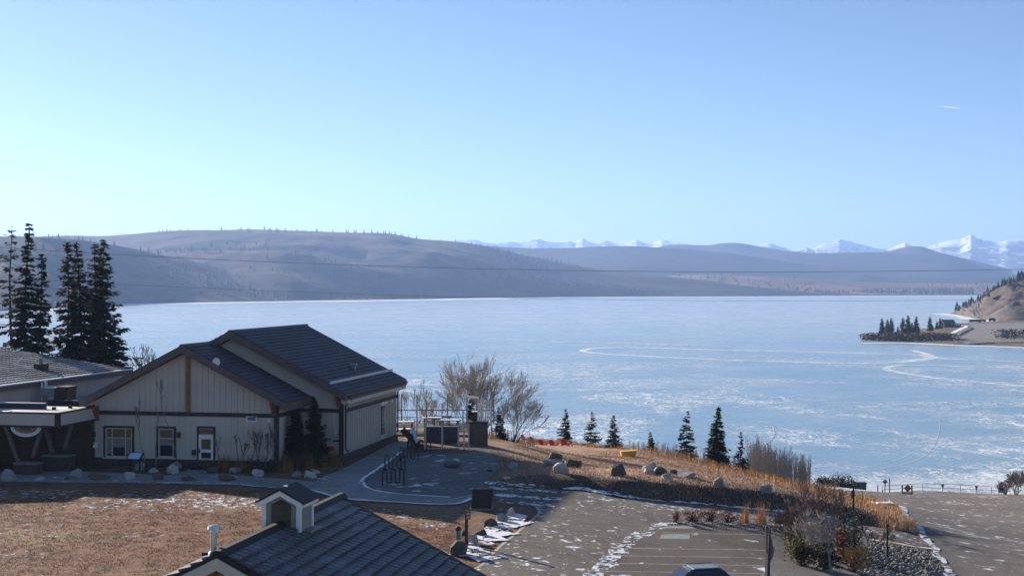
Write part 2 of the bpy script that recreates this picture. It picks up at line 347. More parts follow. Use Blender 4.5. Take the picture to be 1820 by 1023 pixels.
ny, nx = XX.shape; idx = np.arange(ny * nx).reshape(ny, nx)
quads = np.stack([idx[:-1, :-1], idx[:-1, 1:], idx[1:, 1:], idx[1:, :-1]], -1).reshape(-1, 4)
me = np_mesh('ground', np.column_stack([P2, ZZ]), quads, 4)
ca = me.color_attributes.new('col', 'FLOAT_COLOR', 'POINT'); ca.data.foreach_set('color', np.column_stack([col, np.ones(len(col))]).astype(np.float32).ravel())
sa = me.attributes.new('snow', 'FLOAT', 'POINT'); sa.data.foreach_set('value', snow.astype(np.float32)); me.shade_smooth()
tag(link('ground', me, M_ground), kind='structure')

def drape(name, poly, lift, m, cell=.75, kind='structure', parent=None, skirt=0):
    """a paved sheet that follows the ground"""
    bm = bmesh.new(); vs = [bm.verts.new((p[0], p[1], 0)) for p in poly]; bm.faces.new(vs)
    xs = [p[0] for p in poly]; ys = [p[1] for p in poly]
    for ax, lo, hi, o in ((0, min(xs), max(xs), GX0), (1, min(ys), max(ys), GY0)):
        k = math.ceil((lo - o) / cell)
        while o + k * cell < hi:
            c = [0, 0, 0]; c[ax] = o + k * cell; nn = [0, 0, 0]; nn[ax] = 1
            bmesh.ops.bisect_plane(bm, geom=bm.verts[:] + bm.edges[:] + bm.faces[:], plane_co=c, plane_no=nn); k += 1
    bmesh.ops.triangulate(bm, faces=[f for f in bm.faces if len(f.verts) > 4])
    for v in bm.verts: v.co.z = H(v.co.x, v.co.y) + lift
    bmesh.ops.recalc_face_normals(bm, faces=bm.faces[:])
    if sum(f.normal.z for f in bm.faces) < 0: bmesh.ops.reverse_faces(bm, faces=bm.faces[:])
    if skirt:
        ed = [e for e in bm.edges if len(e.link_faces) == 1]
        r = bmesh.ops.extrude_edge_only(bm, edges=ed)
        for v in r['geom']:
            if isinstance(v, bmesh.types.BMVert): v.co.z -= skirt
    me = bpy.data.meshes.new(name); bm.to_mesh(me); bm.free(); o = link(name, me, m, parent)
    if kind: o['kind'] = kind
    return o
def vnoise(x, y, seed=0):     # smooth value noise, numpy
    xi = np.floor(x).astype(int); yi = np.floor(y).astype(int); xf = x - xi; yf = y - yi
    h = lambda a, b: (np.sin(a * 127.1 + b * 311.7 + seed * 74.7) * 43758.5453) % 1.
    u_, v_ = xf * xf * (3 - 2 * xf), yf * yf * (3 - 2 * yf)
    return (h(xi, yi) * (1 - u_) + h(xi + 1, yi) * u_) * (1 - v_) + (h(xi, yi + 1) * (1 - u_) + h(xi + 1, yi + 1) * u_) * v_
def smooth_line(pts, step):
    """Catmull-Rom through 2-D/3-D points"""
    P = [Vector(p) for p in pts]; out = []
    for i in range(len(P) - 1):
        p0, p1, p2, p3 = P[max(i - 1, 0)], P[i], P[i + 1], P[min(i + 2, len(P) - 1)]; k = max(2, int((p2 - p1).length / step))
        for j in range(k):
            t = j / k; out.append(.5 * ((2 * p1) + (p2 - p0) * t + (2 * p0 - 5 * p1 + 4 * p2 - p3) * t * t + (3 * p1 - p0 - 3 * p2 + p3) * t ** 3))
    return out + [P[-1]]
def ribbon(name, pts, wd, lift, m, kind='structure', parent=None, ragged=0., step=.4, zf=None, smooth=True):
    zf = zf or H; L = smooth_line([(p[0], p[1], 0) for p in pts], step) if smooth else [Vector((p[0], p[1], 0)) for p in pts]
    V = []; fs = []
    for i, p in enumerate(L):
        t = (L[min(i + 1, len(L) - 1)] - L[max(i - 1, 0)]).normalized(); s = Vector((-t.y, t.x, 0))
        for sg in (-1, 1):
            q1 = np.array([i * step * (1.1 if zf is H else .02)]); q2 = np.array([sg * 7.3 + wd * 5.1 + p.x * .01])
            rg = float(vnoise(q1, q2, 2)[0] * .6 + vnoise(q1 * 3.3, q2, 4)[0] * .4)
            q = p + s * sg * wd / 2 * max(.02, 1 + ragged * (rg * 2.6 - 1.6)); V.append((q.x, q.y, zf(q.x, q.y) + lift))
    for i in range(len(L) - 1): fs.append((2 * i, 2 * i + 1, 2 * i + 3, 2 * i + 2) if False else (2 * i + 1, 2 * i, 2 * i + 2, 2 * i + 3))
    me = bpy.data.meshes.new(name); me.from_pydata(V, [], fs); o = link(name, me, m, parent)
    if kind: o['kind'] = kind
    return o

# ------------------------------------------------------------------ paving
P_park = gpoly([(840, 1060), (848, 1008), (890, 965), (958, 912), (945, 895), (890, 893), (860, 872), (960, 870), (1040, 874), (1100, 886), (1250, 898), (1400, 913), (1500, 926), (1590, 943), (1614, 946), (1645, 964), (1650, 975), (1600, 963),
                (1560, 951), (1500, 940), (1400, 927), (1380, 936), (1366, 936), (1362, 1060)])
drape('parking_lot', P_park, .03, M_asphalt)
P_launch = gpoly([(1690, 1060), (1688, 1023), (1664, 985), (1640, 962), (1612, 925), (1598, 897), (1560, 884), (1480, 873), (1420, 868), (1500, 866), (1600, 873), (1700, 876), (1830, 881), (1990, 886), (2050, 1060)])
drape('launch_road', P_launch, .05, M_launch)
P_stall = gpoly([(1180, 934), (1240, 932), (1362, 937), (1358, 1060), (1040, 1060), (1075, 1010), (1130, 962)])
stall = drape('stall_pavement', P_stall, .045, M_stall)
P_path = gpoly([(-300, 855), (0, 856), (300, 860), (440, 863), (540, 870), (610, 886), (700, 893), (800, 897), (835, 888), (845, 878), (800, 885), (700, 878), (655, 868), (640, 856), (660, 838), (715, 800), (745, 783), (720, 778), (690, 790), (620, 828), (560, 856), (480, 850), (380, 840), (345, 832), (300, 845), (150, 838), (0, 838), (-300, 838)])
drape('footpath', P_path, .035, M_conc)
P_pl = gpoly([(645, 857), (665, 838), (718, 801), (760, 805), (820, 806), (870, 800), (890, 830), (860, 865), (830, 884), (800, 884), (700, 877), (658, 867)])
drape('plaza', P_pl, .02, M_plaza)
P_gravel = gpoly([(1370, 938), (1400, 928), (1500, 941), (1560, 950), (1540, 975), (1520, 1060), (1368, 1060)])
drape('gravel_bed', P_gravel, .025, M_gravel)
# kerbs and lines
for k, uvs in enumerate(([(1366, 937), (1364, 965), (1362, 1000), (1360, 1050)],)):
    L = [G(u, v) for u, v in uvs]; mb = MB()
    for a, b in zip(L[:-1], L[1:]): mb.beam(a + Vector((0, 0, .0)), b + Vector((0, 0, .0)), .13, .10)
    tag(mb.build('kerb', M_brown), kind='structure')
rows = ((941, 1178, 1364), (950.5, 1178, 1363), (978, 1120, 1362), (991.5, 1095, 1361), (1005, 1070, 1360), (1019, 1050, 1360), (1034, 1040, 1360))
for v, u0, u1 in rows:
    ribbon('stall_line', [G(u0, v - 3), G((u0 + u1) / 2, v - 1), G(u1, v + 1.5)], .12, .052, M_paint)
for uv in ([(1176, 950), (1226, 950), (1226, 959), (1172, 958)], [(1184, 934.5), (1232, 934.5), (1231, 940), (1178, 940)]):
    drape('painted_patch', gpoly(uv), .05, M_patch)
ribbon('edge_line', [G(u, v) for u, v in ((843, 1012), (862, 1000), (885, 975), (915, 950), (945, 925), (958, 912), (956, 903), (944, 897))], .16, .036, M_paint_line)
# ragged snow left along edges
def snowline(uvs, wd, ragged=.5, lift=.06, step=.2, m=None): m = m or M_patchy; return ribbon('snow_strip', [G(u, v) for u, v in uvs], wd, lift, m, kind='stuff', ragged=ragged, step=step)
snowline([(1000, 869), (1040, 871), (1100, 882), (1180, 891), (1250, 896), (1330, 904), (1420, 913), (1480, 920)], .42)
snowline([(1020, 868), (1060, 874), (1110, 882), (1160, 889)], .4, .5, m=M_thin)
snowline([(868, 866), (900, 870), (960, 873), (1010, 876)], .9, m=M_thin); snowline([(880, 880), (930, 884), (1000, 888)], 1.0, m=M_thin); snowline([(885, 892), (940, 897), (985, 899)], .8, m=M_thin); snowline([(862, 858), (900, 862), (950, 866)], 1.0, m=M_thin)
snowline([(1600, 899), (1610, 917), (1622, 930), (1645, 957), (1662, 974), (1664, 985), (1676, 1000), (1687, 1023), (1690, 1040)], .55, .6, .08)
snowline([(1545, 959), (1580, 964), (1620, 971), (1662, 977)], .45, .7, .07)
snowline([(1180, 931.5), (1240, 930), (1300, 932), (1340, 934)], .35, .8, .06)
snowline([(1050, 1030), (1085, 995), (1110, 972), (1135, 953), (1165, 938), (1185, 931)], .85, .5, .06, m=M_thin)
snowline([(1378, 934), (1400, 935), (1420, 938)], .5, .9, .06)
snowline([(838, 886), (800, 897), (700, 893), (610, 886), (560, 873)], .34, .5, m=M_snow)
snowline([(645, 858), (655, 868), (700, 877.5), (800, 884.5)], .26, .5, m=M_snow)
snowline([(643, 857), (650, 848), (672, 833), (700, 813), (712, 803)], .3, .5, m=M_snow)
snowline([(200, 855), (260, 857), (320, 859), (400, 860), (470, 866), (560, 872)], .35, .9)
snowline([(375, 848), (400, 847), (434, 850)], .3, .9)
snowline([(545, 852), (560, 851), (580, 853)], .35, .9)
for blob in ([(870, 932), (905, 912), (938, 918), (930, 930), (955, 928), (915, 940), (900, 946), (925, 950), (890, 955), (905, 962), (868, 963), (880, 968), (850, 972), (868, 985), (840, 992), (815, 990), (835, 965)],
             [(842, 975), (880, 985), (900, 992), (850, 1000), (835, 992)], [(1545, 893), (1580, 889), (1592, 896), (1560, 899)],
             [(1448, 866), (1520, 867), (1600, 871), (1560, 874), (1500, 872)]):
    drape('snow_patch', gpoly(blob), .075, M_patchy, kind='stuff')

# ------------------------------------------------------------------ lake ice
def ice_mat():
    m, nt, b = newmat('lake_ice'); p = pos(nt)
    sep = N(nt, 'ShaderNodeSeparateXYZ'); nt.links.new(p, sep.inputs[0])
    c = mixc(nt, rng(nt, noise(nt, p, .012, 5, .6, .4), .35, .7), (.135, .24, .315), (.21, .31, .37))
    c = mixc(nt, rng(nt, noise(nt, p, .05, 6, .65, .5), .42, .75, 0, .5), c, (.30, .365, .41))
    big = noise(nt, p, .006, 3, .5, .3); mid = noise(nt, p, .022, 4, .6)
    fine = noise(nt, p, .42, 8, .72, 1.8); wisp = noise(nt, p, 1.3, 6, .72, 3.); wide = noise(nt, p, .035, 7, .62, .6)
    near = rng(nt, sep.outputs['Y'], 900, 300)                     # wind-packed patches lie mostly off the launch
    shore = rng(nt, sep.outputs['Y'], 256, 236)
    dens = mth(nt, 'ADD', mth(nt, 'MULTIPLY', near, .07), mth(nt, 'MULTIPLY', shore, .10))
    l1 = mth(nt, 'ADD', mth(nt, 'ADD', mth(nt, 'MULTIPLY', fine, .55), mth(nt, 'MULTIPLY', mid, .45)), dens)
    m1 = rng(nt, l1, .655, .70, 0, .7)
    l2 = mth(nt, 'ADD', mth(nt, 'ADD', mth(nt, 'MULTIPLY', wisp, .6), mth(nt, 'MULTIPLY', mid, .4)), dens)
    m2 = rng(nt, l2, .645, .68, 0, .8)
    m3 = rng(nt, mth(nt, 'ADD', mth(nt, 'MULTIPLY', wide, .6), mth(nt, 'MULTIPLY', big, .4)), .585, .66, 0, .3)
    far_edge = rng(nt, mth(nt, 'ADD', sep.outputs['Y'], mth(nt, 'MULTIPLY', sep.outputs['X'], -.62)), 4300, 4700)
    def scratch(sc, dist, wdt):
        q = mth(nt, 'ABSOLUTE', mth(nt, 'SUBTRACT', noise(nt, p, sc, 3, .5, dist), .5)); return rng(nt, q, wdt, wdt * .2)
    zone = rng(nt, noise(nt, p, .014, 5, .65, .6), .42, .60, .08, 1)
    zone = mth(nt, 'MULTIPLY', zone, mth(nt, 'ADD', mth(nt, 'MULTIPLY', near, .75), .25))
    lines = mth(nt, 'MAXIMUM', mth(nt, 'MAXIMUM', scratch(.06, 1.5, .014), scratch(.15, 2.5, .026)), mth(nt, 'MULTIPLY', scratch(.4, 1., .035), .7))
    brk = rng(nt, noise(nt, p, .12, 4, .7), .42, .52)
    mpd = N(nt, 'ShaderNodeMapping'); nt.links.new(p, mpd.inputs[0]); mpd.inputs['Scale'].default_value = (.42, .17, 1); mpd.inputs['Rotation'].default_value = (0, 0, rad(14))
    dots = rng(nt, noise(nt, mpd.outputs[0], 1., 5, .62, 1.1), .565, .60)
    mpe = N(nt, 'ShaderNodeMapping'); nt.links.new(p, mpe.inputs[0]); mpe.inputs['Scale'].default_value = (1.1, .34, 1); mpe.inputs['Rotation'].default_value = (0, 0, rad(-20))
    dots = mth(nt, 'MAXIMUM', dots, rng(nt, noise(nt, mpe.outputs[0], 1., 4, .6, 1.6), .585, .62))
    lines = mth(nt, 'MAXIMUM', mth(nt, 'MULTIPLY', lines, brk), dots)
    lines = mth(nt, 'MULTIPLY', lines, mth(nt, 'MULTIPLY', zone, 1.))
    mask = mth(nt, 'MAXIMUM', mth(nt, 'MAXIMUM', mth(nt, 'MAXIMUM', m1, m2), m3), lines)
    far_white = mth(nt, 'MULTIPLY', rng(nt, sep.outputs['Y'], 330, 1500), rng(nt, noise(nt, p, .03, 7, .66, .6), .25, .75, .32, .95))  # whitening with distance painted in, part far haze, part snow cover
    c = mixc(nt, far_white, c, (.50, .54, .55))
    c = mixc(nt, mask, c, (.76, .77, .79))
    nt.links.new(c, b.inputs['Base Color']); b.inputs['IOR'].default_value = 1.31; b.inputs['Specular IOR Level'].default_value = .5
    nt.links.new(rng(nt, mask, 0, 1, .24, .75), b.inputs['Roughness'])
    bump(nt, b, mth(nt, 'ADD', mth(nt, 'MULTIPLY', noise(nt, p, .7, 5, .6), .6), mth(nt, 'MULTIPLY', mask, .5)), .22, .12)
    return m
mb = MB(); mb.poly([(-6000, 120, 0), (6000, 120, 0), (6000, 9000, 0), (-6000, 9000, 0)])
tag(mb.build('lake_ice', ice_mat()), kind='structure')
lake = lambda u, v: Vector((((u - CU) / F) * (CZ * F / (v - HV)), CZ * F / (v - HV), 0))
flat = lambda x, y: 0.
def track_mat():
    m, nt, b = newmat('snow_track'); p = pos(nt)
    k = rng(nt, noise(nt, p, .2, 7, .7, .5), .42, .60); c = mixc(nt, k, (.36, .42, .47), (.74, .76, .79))
    nt.links.new(c, b.inputs['Base Color']); b.inputs['Roughness'].default_value = .7; return m
M_track = track_mat()
for ti_, (uvs, wd, lb) in enumerate((([(1300, 622), (1200, 619), (1120, 617), (1065, 618), (1040, 621), (1038, 624), (1062, 627.5), (1130, 631.5), (1200, 635), (1300, 639.5), (1420, 643), (1520, 644.8), (1600, 643), (1640, 638.5), (1655, 635), (1640, 631), (1600, 629), (1500, 626.5), (1400, 624), (1300, 622)], 6.5, 'long oval loop'),
                    ([(1820, 653), (1720, 651), (1640, 648), (1595, 649), (1575, 653), (1585, 659), (1640, 668), (1720, 677), (1830, 686)], 4.5, 'hook'),
                    ([(1820, 643), (1750, 640), (1690, 638), (1655, 635), (1650, 630), (1620, 622)], 5, 'fork'),
                    ([(1440, 835), (1520, 832), (1560, 826), (1600, 815), (1635, 795), (1640, 785)], .13, 'near'), ([(1520, 838), (1580, 830), (1640, 812), (1665, 780), (1670, 740), (1655, 722)], .13, 'near'),
                    ([(1360, 790), (1375, 775), (1372, 758), (1350, 748)], .2, 'near'), ([(900, 605), (1000, 608), (1100, 610), (1200, 613), (1300, 615)], 7, 'faint'))):
    tag(ribbon('snow_track', [lake(u, v) for u, v in uvs], wd, .02 + .012 * ti_, M_track, kind='stuff', ragged=.35, step=6 if wd > 2 else 2, zf=flat))
# bright wind-blown snow rim under the far shore
tag(ribbon('shore_snow', [lake(u, v) for u, v in ((60, 551), (220, 540.5), (420, 537), (620, 534.5), (830, 531), (950, 528.5), (1100, 527.5), (1350, 527), (1500, 526), (1700, 524.8), (1900, 524.5))], 160, .03, M_snow, kind='stuff', ragged=.6, step=60, zf=flat))

# ------------------------------------------------------------------ far hills and mountains
def hillmat(name, c1, c2, c3, s1, s2, snow=-1, rock=None):
    m, nt, b = newmat(name); p = pos(nt)
    c = mixc(nt, rng(nt, noise(nt, p, s1, 6, .6, .5), .42, .6), c1, c2)
    c = mixc(nt, rng(nt, noise(nt, p, s2, 6, .65), .55, .72, 0, .7), c, c3)
    if snow > 0:
        c = mixc(nt, rng(nt, noise(nt, p, s1 * .8, 5, .6, 1.), snow, snow + .05), c, (.75, .77, .8))
    if rock is not None:
        mp = N(nt, 'ShaderNodeMapping'); nt.links.new(p, mp.inputs[0]); mp.inputs['Scale'].default_value = (1, .6, 2.2)
        sp = N(nt, 'ShaderNodeSeparateXYZ'); nt.links.new(p, sp.inputs[0])
        k = mth(nt, 'ADD', noise(nt, mp.outputs[0], s2, 8, .68, .8), rng(nt, sp.outputs['Z'], 180, 620, -.09, .12))
        c = mixc(nt, rng(nt, k, .50, .56), c, (.74, .77, .82))
    nt.links.new(c, b.inputs['Base Color']); b.inputs['Roughness'].default_value = .95; b.inputs['Specular IOR Level'].default_value = .05
    bump(nt, b, noise(nt, p, s2 * 2, 6, .7), .6, 1.2 / s2 * .12); return m
def fbm(x, y, seed=0, o=5, g=.5):
    t = 0; a = 1.; s = 0
    for k in range(o): t = t + a * (vnoise(x * 2 ** k, y * 2 ** k, seed + k) - .5); s += a; a *= g
    return t / s
def reed_belt():
    pts = smooth_line([lake(u, v) for u, v in ((-60, 553), (90, 548.6), (230, 539.3), (420, 536.2), (620, 533), (830, 529.6), (950, 527.6), (1100, 526.9), (1350, 526.3), (1500, 525.3), (1700, 524.2), (1900, 523.8))], 22); mb = MB()
    for i, p in enumerate(pts):
        h = p.y / 1500. * random.uniform(.5, 1.25); mb.v += [(p.x, p.y, -.3), (p.x, p.y + 2, h), (p.x, p.y + 40, h * 1.1), (p.x, p.y + 60, -.3)]
    for i in range(len(pts) - 1):
        for j in range(3): q = 4 * i + j; mb.f.append((q + 4, q, q + 1, q + 5))
    tag(mb.build('reed_belt', pm('rust_reeds', (.10, .05, .032), (.06, .036, .026), .02, .95, world=True)), kind='stuff')
reed_belt()
HILLS = {}
def hill(name, ridge, base, m, nu=300, nv=40, prof=1., amp=.12, cell=400., back=.6, jag=0., seed=1, sharp=False):
    """ridge: (u, v, Y) of the skyline; base: (u, v) of its foot on the ice (or an explicit Y, v); real heights and depths"""
    us = np.linspace(ridge[0][0], ridge[-1][0], nu)
    R = np.array(ridge, float); ru = R[:, 0]; rv = np.interp(us, ru, R[:, 1]); rY = np.interp(us, ru, R[:, 2])
    B = np.array(base, float); bY = np.interp(us, B[:, 0], B[:, 1])
    sk = max(3, int(nu * (.012 if sharp else .05))) | 1; kk = np.hanning(sk + 2)[1:-1]; kk /= kk.sum()
    sf = lambda q: np.convolve(np.pad(q, sk // 2, 'reflect', reflect_type='odd'), kk, 'valid')
    rY, bY = sf(rY), sf(bY); rv = sf(rv) if not sharp else rv
    rz = CZ - (rv - HV) / F * rY; V = []
    ts = np.concatenate([np.linspace(0, 1, nv), 1 + np.linspace(.08, 1, nv // 3) * back])
    for t in ts:
        Y = bY + (rY - bY) * t; X = (us - CU) / F * Y
        if t <= 1: Z = rz * (t ** prof)
        else: Z = rz * (1 - ((t - 1) / back)) ** 1.2 - 6 * (t > 1 + back * .95)
        env = np.sin(np.pi * np.clip(t, 0, 1)) if not sharp else np.sin(np.pi * np.clip(t, 0, 1)) ** .6
        Z = Z + env * amp * rz * 2 * fbm(X / cell, Y / cell, seed) * (1 if t <= 1 else 0)
        if jag: Z = Z + (abs(t - 1) < .02) * jag * fbm(us / 7., us * 0 + seed, seed + 9, 4, .6) * 2
        if t == 0: Z = Z * 0 - 1.5
        V.append(np.column_stack([X, Y, Z]))
    V = np.concatenate(V); k = len(ts); ii = np.arange(k * nu).reshape(k, nu)
    q = np.stack([ii[:-1, :-1], ii[:-1, 1:], ii[1:, 1:], ii[1:, :-1]], -1).reshape(-1, 4)
    me = np_mesh(name, V, q, 4); me.shade_smooth() if not sharp else None
    HILLS[name + str(seed)] = V.reshape(k, nu, 3)
    return tag(link(name, me, m), kind='structure')
lk = lambda v: CZ * F / (v - HV)
M_hill1 = hillmat('forest_hill', (.022, .022, .022), (.075, .055, .047), (.014, .017, .018), .0035, .016)
M_hill2 = hillmat('scrub_hill', (.030, .026, .023), (.135, .09, .066), (.011, .015, .016), .0021, .0095, .70)
M_flats = hillmat('meadow_flats', (.32, .20, .12), (.18, .12, .08), (.05, .048, .042), .0022, .009)
M_far = hillmat('far_ridge', (.055, .06, .055), (.08, .075, .065), (.04, .045, .04), .0012, .006)
M_mount = hillmat('snow_mountain', (.10, .105, .12), (.16, .16, .17), (.07, .075, .09), .0012, .0065, rock=1)
base1 = [(-300, lk(556)), (0, lk(553)), (90, lk(549)), (230, lk(539.5)), (420, lk(536.5)), (640, lk(533)), (760, lk(531.5))]
hill('hills', [(-300, 415, 2500), (0, 420, 2700), (60, 420, 2800), (150, 426, 3100), (230, 440, 3300), (330, 461, 3500), (430, 485, 3700), (540, 507, 3800), (640, 521, 3800), (760, 529, 3860)], base1, M_hill1, amp=.16, cell=360, nv=60, seed=3)
base2 = [(-300, 2900), (200, 3300), (500, lk(535)), (640, lk(532)), (830, lk(529.5)), (950, lk(527.8)), (1100, lk(527)), (1350, lk(526.5)), (1500, lk(525.5))]
hill('hills', [(-300, 430, 4700), (60, 421, 4700), (120, 418, 4700), (190, 420, 4750), (230, 416, 4800), (300, 410, 4900), (372, 408, 4900), (378, 410, 4900), (440, 407, 5000), (560, 411, 5000), (640, 414, 5000), (690, 413, 5000), (740, 425, 5050), (800, 428, 5100), (850, 434, 5150), (900, 446, 5200), (960, 460, 5250), (1050, 477, 5300), (1140, 486, 5300), (1250, 498, 5300), (1380, 512, 5300), (1500, 520, 5300)], base2, M_hill2, nu=520, nv=80, prof=.9, amp=.26, cell=480, seed=5)
hill('hills', [(470, 525, 4300), (560, 498, 4300), (650, 470, 4300), (700, 461, 4300), (740, 449, 4350), (762, 446, 4350), (800, 453, 4400), (870, 472, 4450), (960, 490, 4500), (1060, 506, 4550), (1180, 520, 4700)], [(470, 3500), (640, 3600), (830, 3950), (960, 4150), (1180, 4450)], M_hill2, amp=.22, cell=330, nv=60, seed=7)
base3 = [(700, lk(531)), (830, lk(529.3)), (950, lk(527.6)), (1100, lk(526.8)), (1350, lk(526.3)), (1500, lk(525.3)), (1700, lk(524.2)), (2000, lk(523.8))]
hill('shore_flats', [(700, 524, 4700), (900, 511, 5000), (1000, 506, 5200), (1100, 499, 5400), (1200, 489, 5600), (1260, 487, 5700), (1340, 491, 5700), (1450, 496, 5700), (1500, 499, 5800), (1600, 503, 5900), (1720, 504, 5900), (1830, 503, 5900), (2000, 500, 5900)], base3, M_flats, nu=300, prof=1.3, amp=.10, cell=500, seed=9)
hill('hills', [(1400, 508, 6300), (1460, 500, 6300), (1500, 492, 6300), (1530, 487, 6300), (1560, 491, 6300), (1600, 496, 6300), (1640, 494, 6300), (1720, 494, 6300), (1830, 493, 6300), (1980, 492, 6300)], [(1400, 5600), (1980, 5700)], M_far, amp=.08, cell=500, seed=21)
hill('hills', [(800, 440, 7200), (870, 437, 7200), (930, 441, 7200), (1010, 441, 7200), (1060, 438, 7200), (1120, 437, 7200), (1180, 440, 7200), (1230, 444, 7200), (1290, 448, 7200), (1350, 458, 7200), (1420, 468, 7200), (1500, 476, 7200), (1600, 485, 7200), (1720, 494, 7200)], [(800, 5600), (1720, 6200)], M_far, amp=.10, cell=900, seed=11)
hill('hills', [(1180, 452, 8200), (1260, 455, 8200), (1330, 452, 8200), (1400, 449, 8200), (1480, 450, 8200), (1560, 449, 8200), (1640, 450, 8200), (1690, 453, 8200), (1720, 463, 8200), (1760, 478, 8200), (1820, 490, 8200), (1980, 492, 8200)], [(1180, 6600), (1980, 6900)], M_far, amp=.10, cell=900, seed=13)
hill('hills', [(1040, 445, 9200), (1100, 441, 9200), (1160, 441, 9200), (1195, 434, 9200), (1230, 435, 9200), (1265, 436, 9200), (1275, 432, 9200), (1312, 431, 9200), (1345, 437, 9200), (1400, 446, 9200), (1450, 450, 9200), (1580, 447, 9200), (1610, 438, 9200), (1640, 437, 9200), (1660, 446, 9200), (1800, 480, 9200)], [(1040, 7700), (1800, 7700)], M_far, amp=.10, cell=1000, seed=15)
mt = [(60, 424), (110, 420), (150, 424), (190, 414), (207, 411), (230, 416), (280, 424), (520, 440), (740, 430), (764, 425), (800, 425), (845, 425), (862, 430), (880, 432), (905, 428), (925, 431), (940, 428), (955, 424), (975, 429), (1000, 430), (1012, 428), (1020, 430), (1036, 422), (1050, 430), (1065, 432), (1075, 427), (1092, 432), (1110, 431), (1131, 426), (1150, 432), (1162, 431), (1176, 425), (1195, 430), (1215, 432), (1260, 440), (1320, 441),
      (1345, 437), (1370, 432), (1392, 439), (1410, 446), (1428, 441), (1434, 438), (1442, 443), (1460, 435), (1478, 429), (1491, 424), (1510, 428), (1530, 434), (1556, 440), (1580, 442), (1597, 435), (1609, 430), (1622, 438), (1640, 444), (1655, 436), (1672, 430), (1690, 426), (1708, 424), (1726, 416), (1738, 424), (1760, 429), (1776, 431), (1790, 426), (1810, 426), (1835, 430), (1900, 424), (1990, 432)]
hill('mountains', [(u, v, 15500 + 600 * math.sin(u * .013)) for u, v in mt], [(0, 12500), (2000, 12500)], M_mount, nu=900, nv=40, prof=1.1, amp=.20, cell=560, jag=12, seed=17, back=.3, sharp=True)
hz = MB(); hz.box(-12500, 12500, -300, 19500, -8, 690)
m, nt, b = newmat('haze'); nt.nodes.remove(b); vo = N(nt, 'ShaderNodeVolumePrincipled'); vo.inputs['Color'].default_value = (.35, .55, 1, 1)
vo.inputs['Density'].default_value = 8.0e-5; vo.inputs['Anisotropy'].default_value = .25; vo.inputs['Density Attribute'].default_value = ''
nt.links.new(vo.outputs[0], nt.nodes['Material Output'].inputs['Volume'])
try: m.cycles.homogeneous_volume = True
except Exception: pass
tag(hz.build('haze', m), kind='stuff')

# ------------------------------------------------------------------ visitor lodge (local axes: x along the front, y into depth, z up)
RZ = -math.atan2(.1927, .9813); ra, rb = .9813, .1927
O = Vector((-28.19, 92.45, 22.0))
lodge = empty('visitor_lodge', O, RZ, 'sage green lodge with twin dark tiled gables and a flat entrance canopy', 'building')
def LF(u, v, b):             # photo pixel -> (a, z) on the plane y = b
    k = (u - CU) / F; a = (k * (O.y + ra * b) - O.x - rb * b) / (ra + k * rb)
    return a, CZ - (v - HV) / F * (O.y - rb * a + ra * b) - O.z
def LS(u, v, a):             # photo pixel -> (b, z) on the plane x = a
    k = (u - CU) / F; b = (k * (O.y - rb * a) - O.x - ra * a) / (rb - k * ra)
    return b, CZ - (v - HV) / F * (O.y - rb * a + ra * b) - O.z
def gable_prism(a0, a1, y0, y1, z0, ap, zp, sl):  # walls up to a gable
    zl, zr = zp - sl * (ap - a0), zp - sl * (a1 - ap)
    return MB().prism([(a0, y0, z0), (a1, y0, z0), (a1, y0, zr), (ap, y0, zp), (a0, y0, zl)], (0, y1 - y0, 0))
SLP = .51
A1P, Z1P = 6.85, 8.13; A2P, Z2P = 8.4, 8.93          # ridge positions and heights
W1 = (.30, 13.13); W2 = (.8, 16.13); B2, B2E = 4.3, 17.8
gable_prism(W1[0], W1[1], 0, B2 + .3, .55, A1P, Z1P - .36, SLP).build('front_wall', M_siding, lodge)
gable_prism(W2[0], W2[1], B2, B2E, .55, A2P, Z2P - .36, SLP).build('rear_wing_wall', M_siding, lodge)
pl = MB(); pl.box(W1[0] - .06, W1[1] + .08, -.09, B2, -.6, .56); pl.box(W2[0] - .06, W2[1] + .09, B2 - .09, B2E + .05, -.6, .56); pl.build('plinth', M_plinth, lodge)
def roof(ap, zp, hw, y0, y1, th=.46, name='roof'):
    ze = zp - SLP * hw; mb = MB()
    mb.prism([(ap - hw, y0, ze), (ap, y0, zp), (ap, y0, zp - th * 1.1), (ap - hw, y0, ze - th)], (0, y1 - y0, 0))
    mb.prism([(ap, y0, zp), (ap + hw, y0, ze), (ap + hw, y0, ze - th), (ap, y0, zp - th * 1.1)], (0, y1 - y0, 0))
    return mb.build(name, M_fascia, lodge)
r1 = roof(A1P, Z1P, 7.3, -.9, B2 - .02); r2 = roof(A2P, Z2P, 8.25, B2 - .9, 18.85)
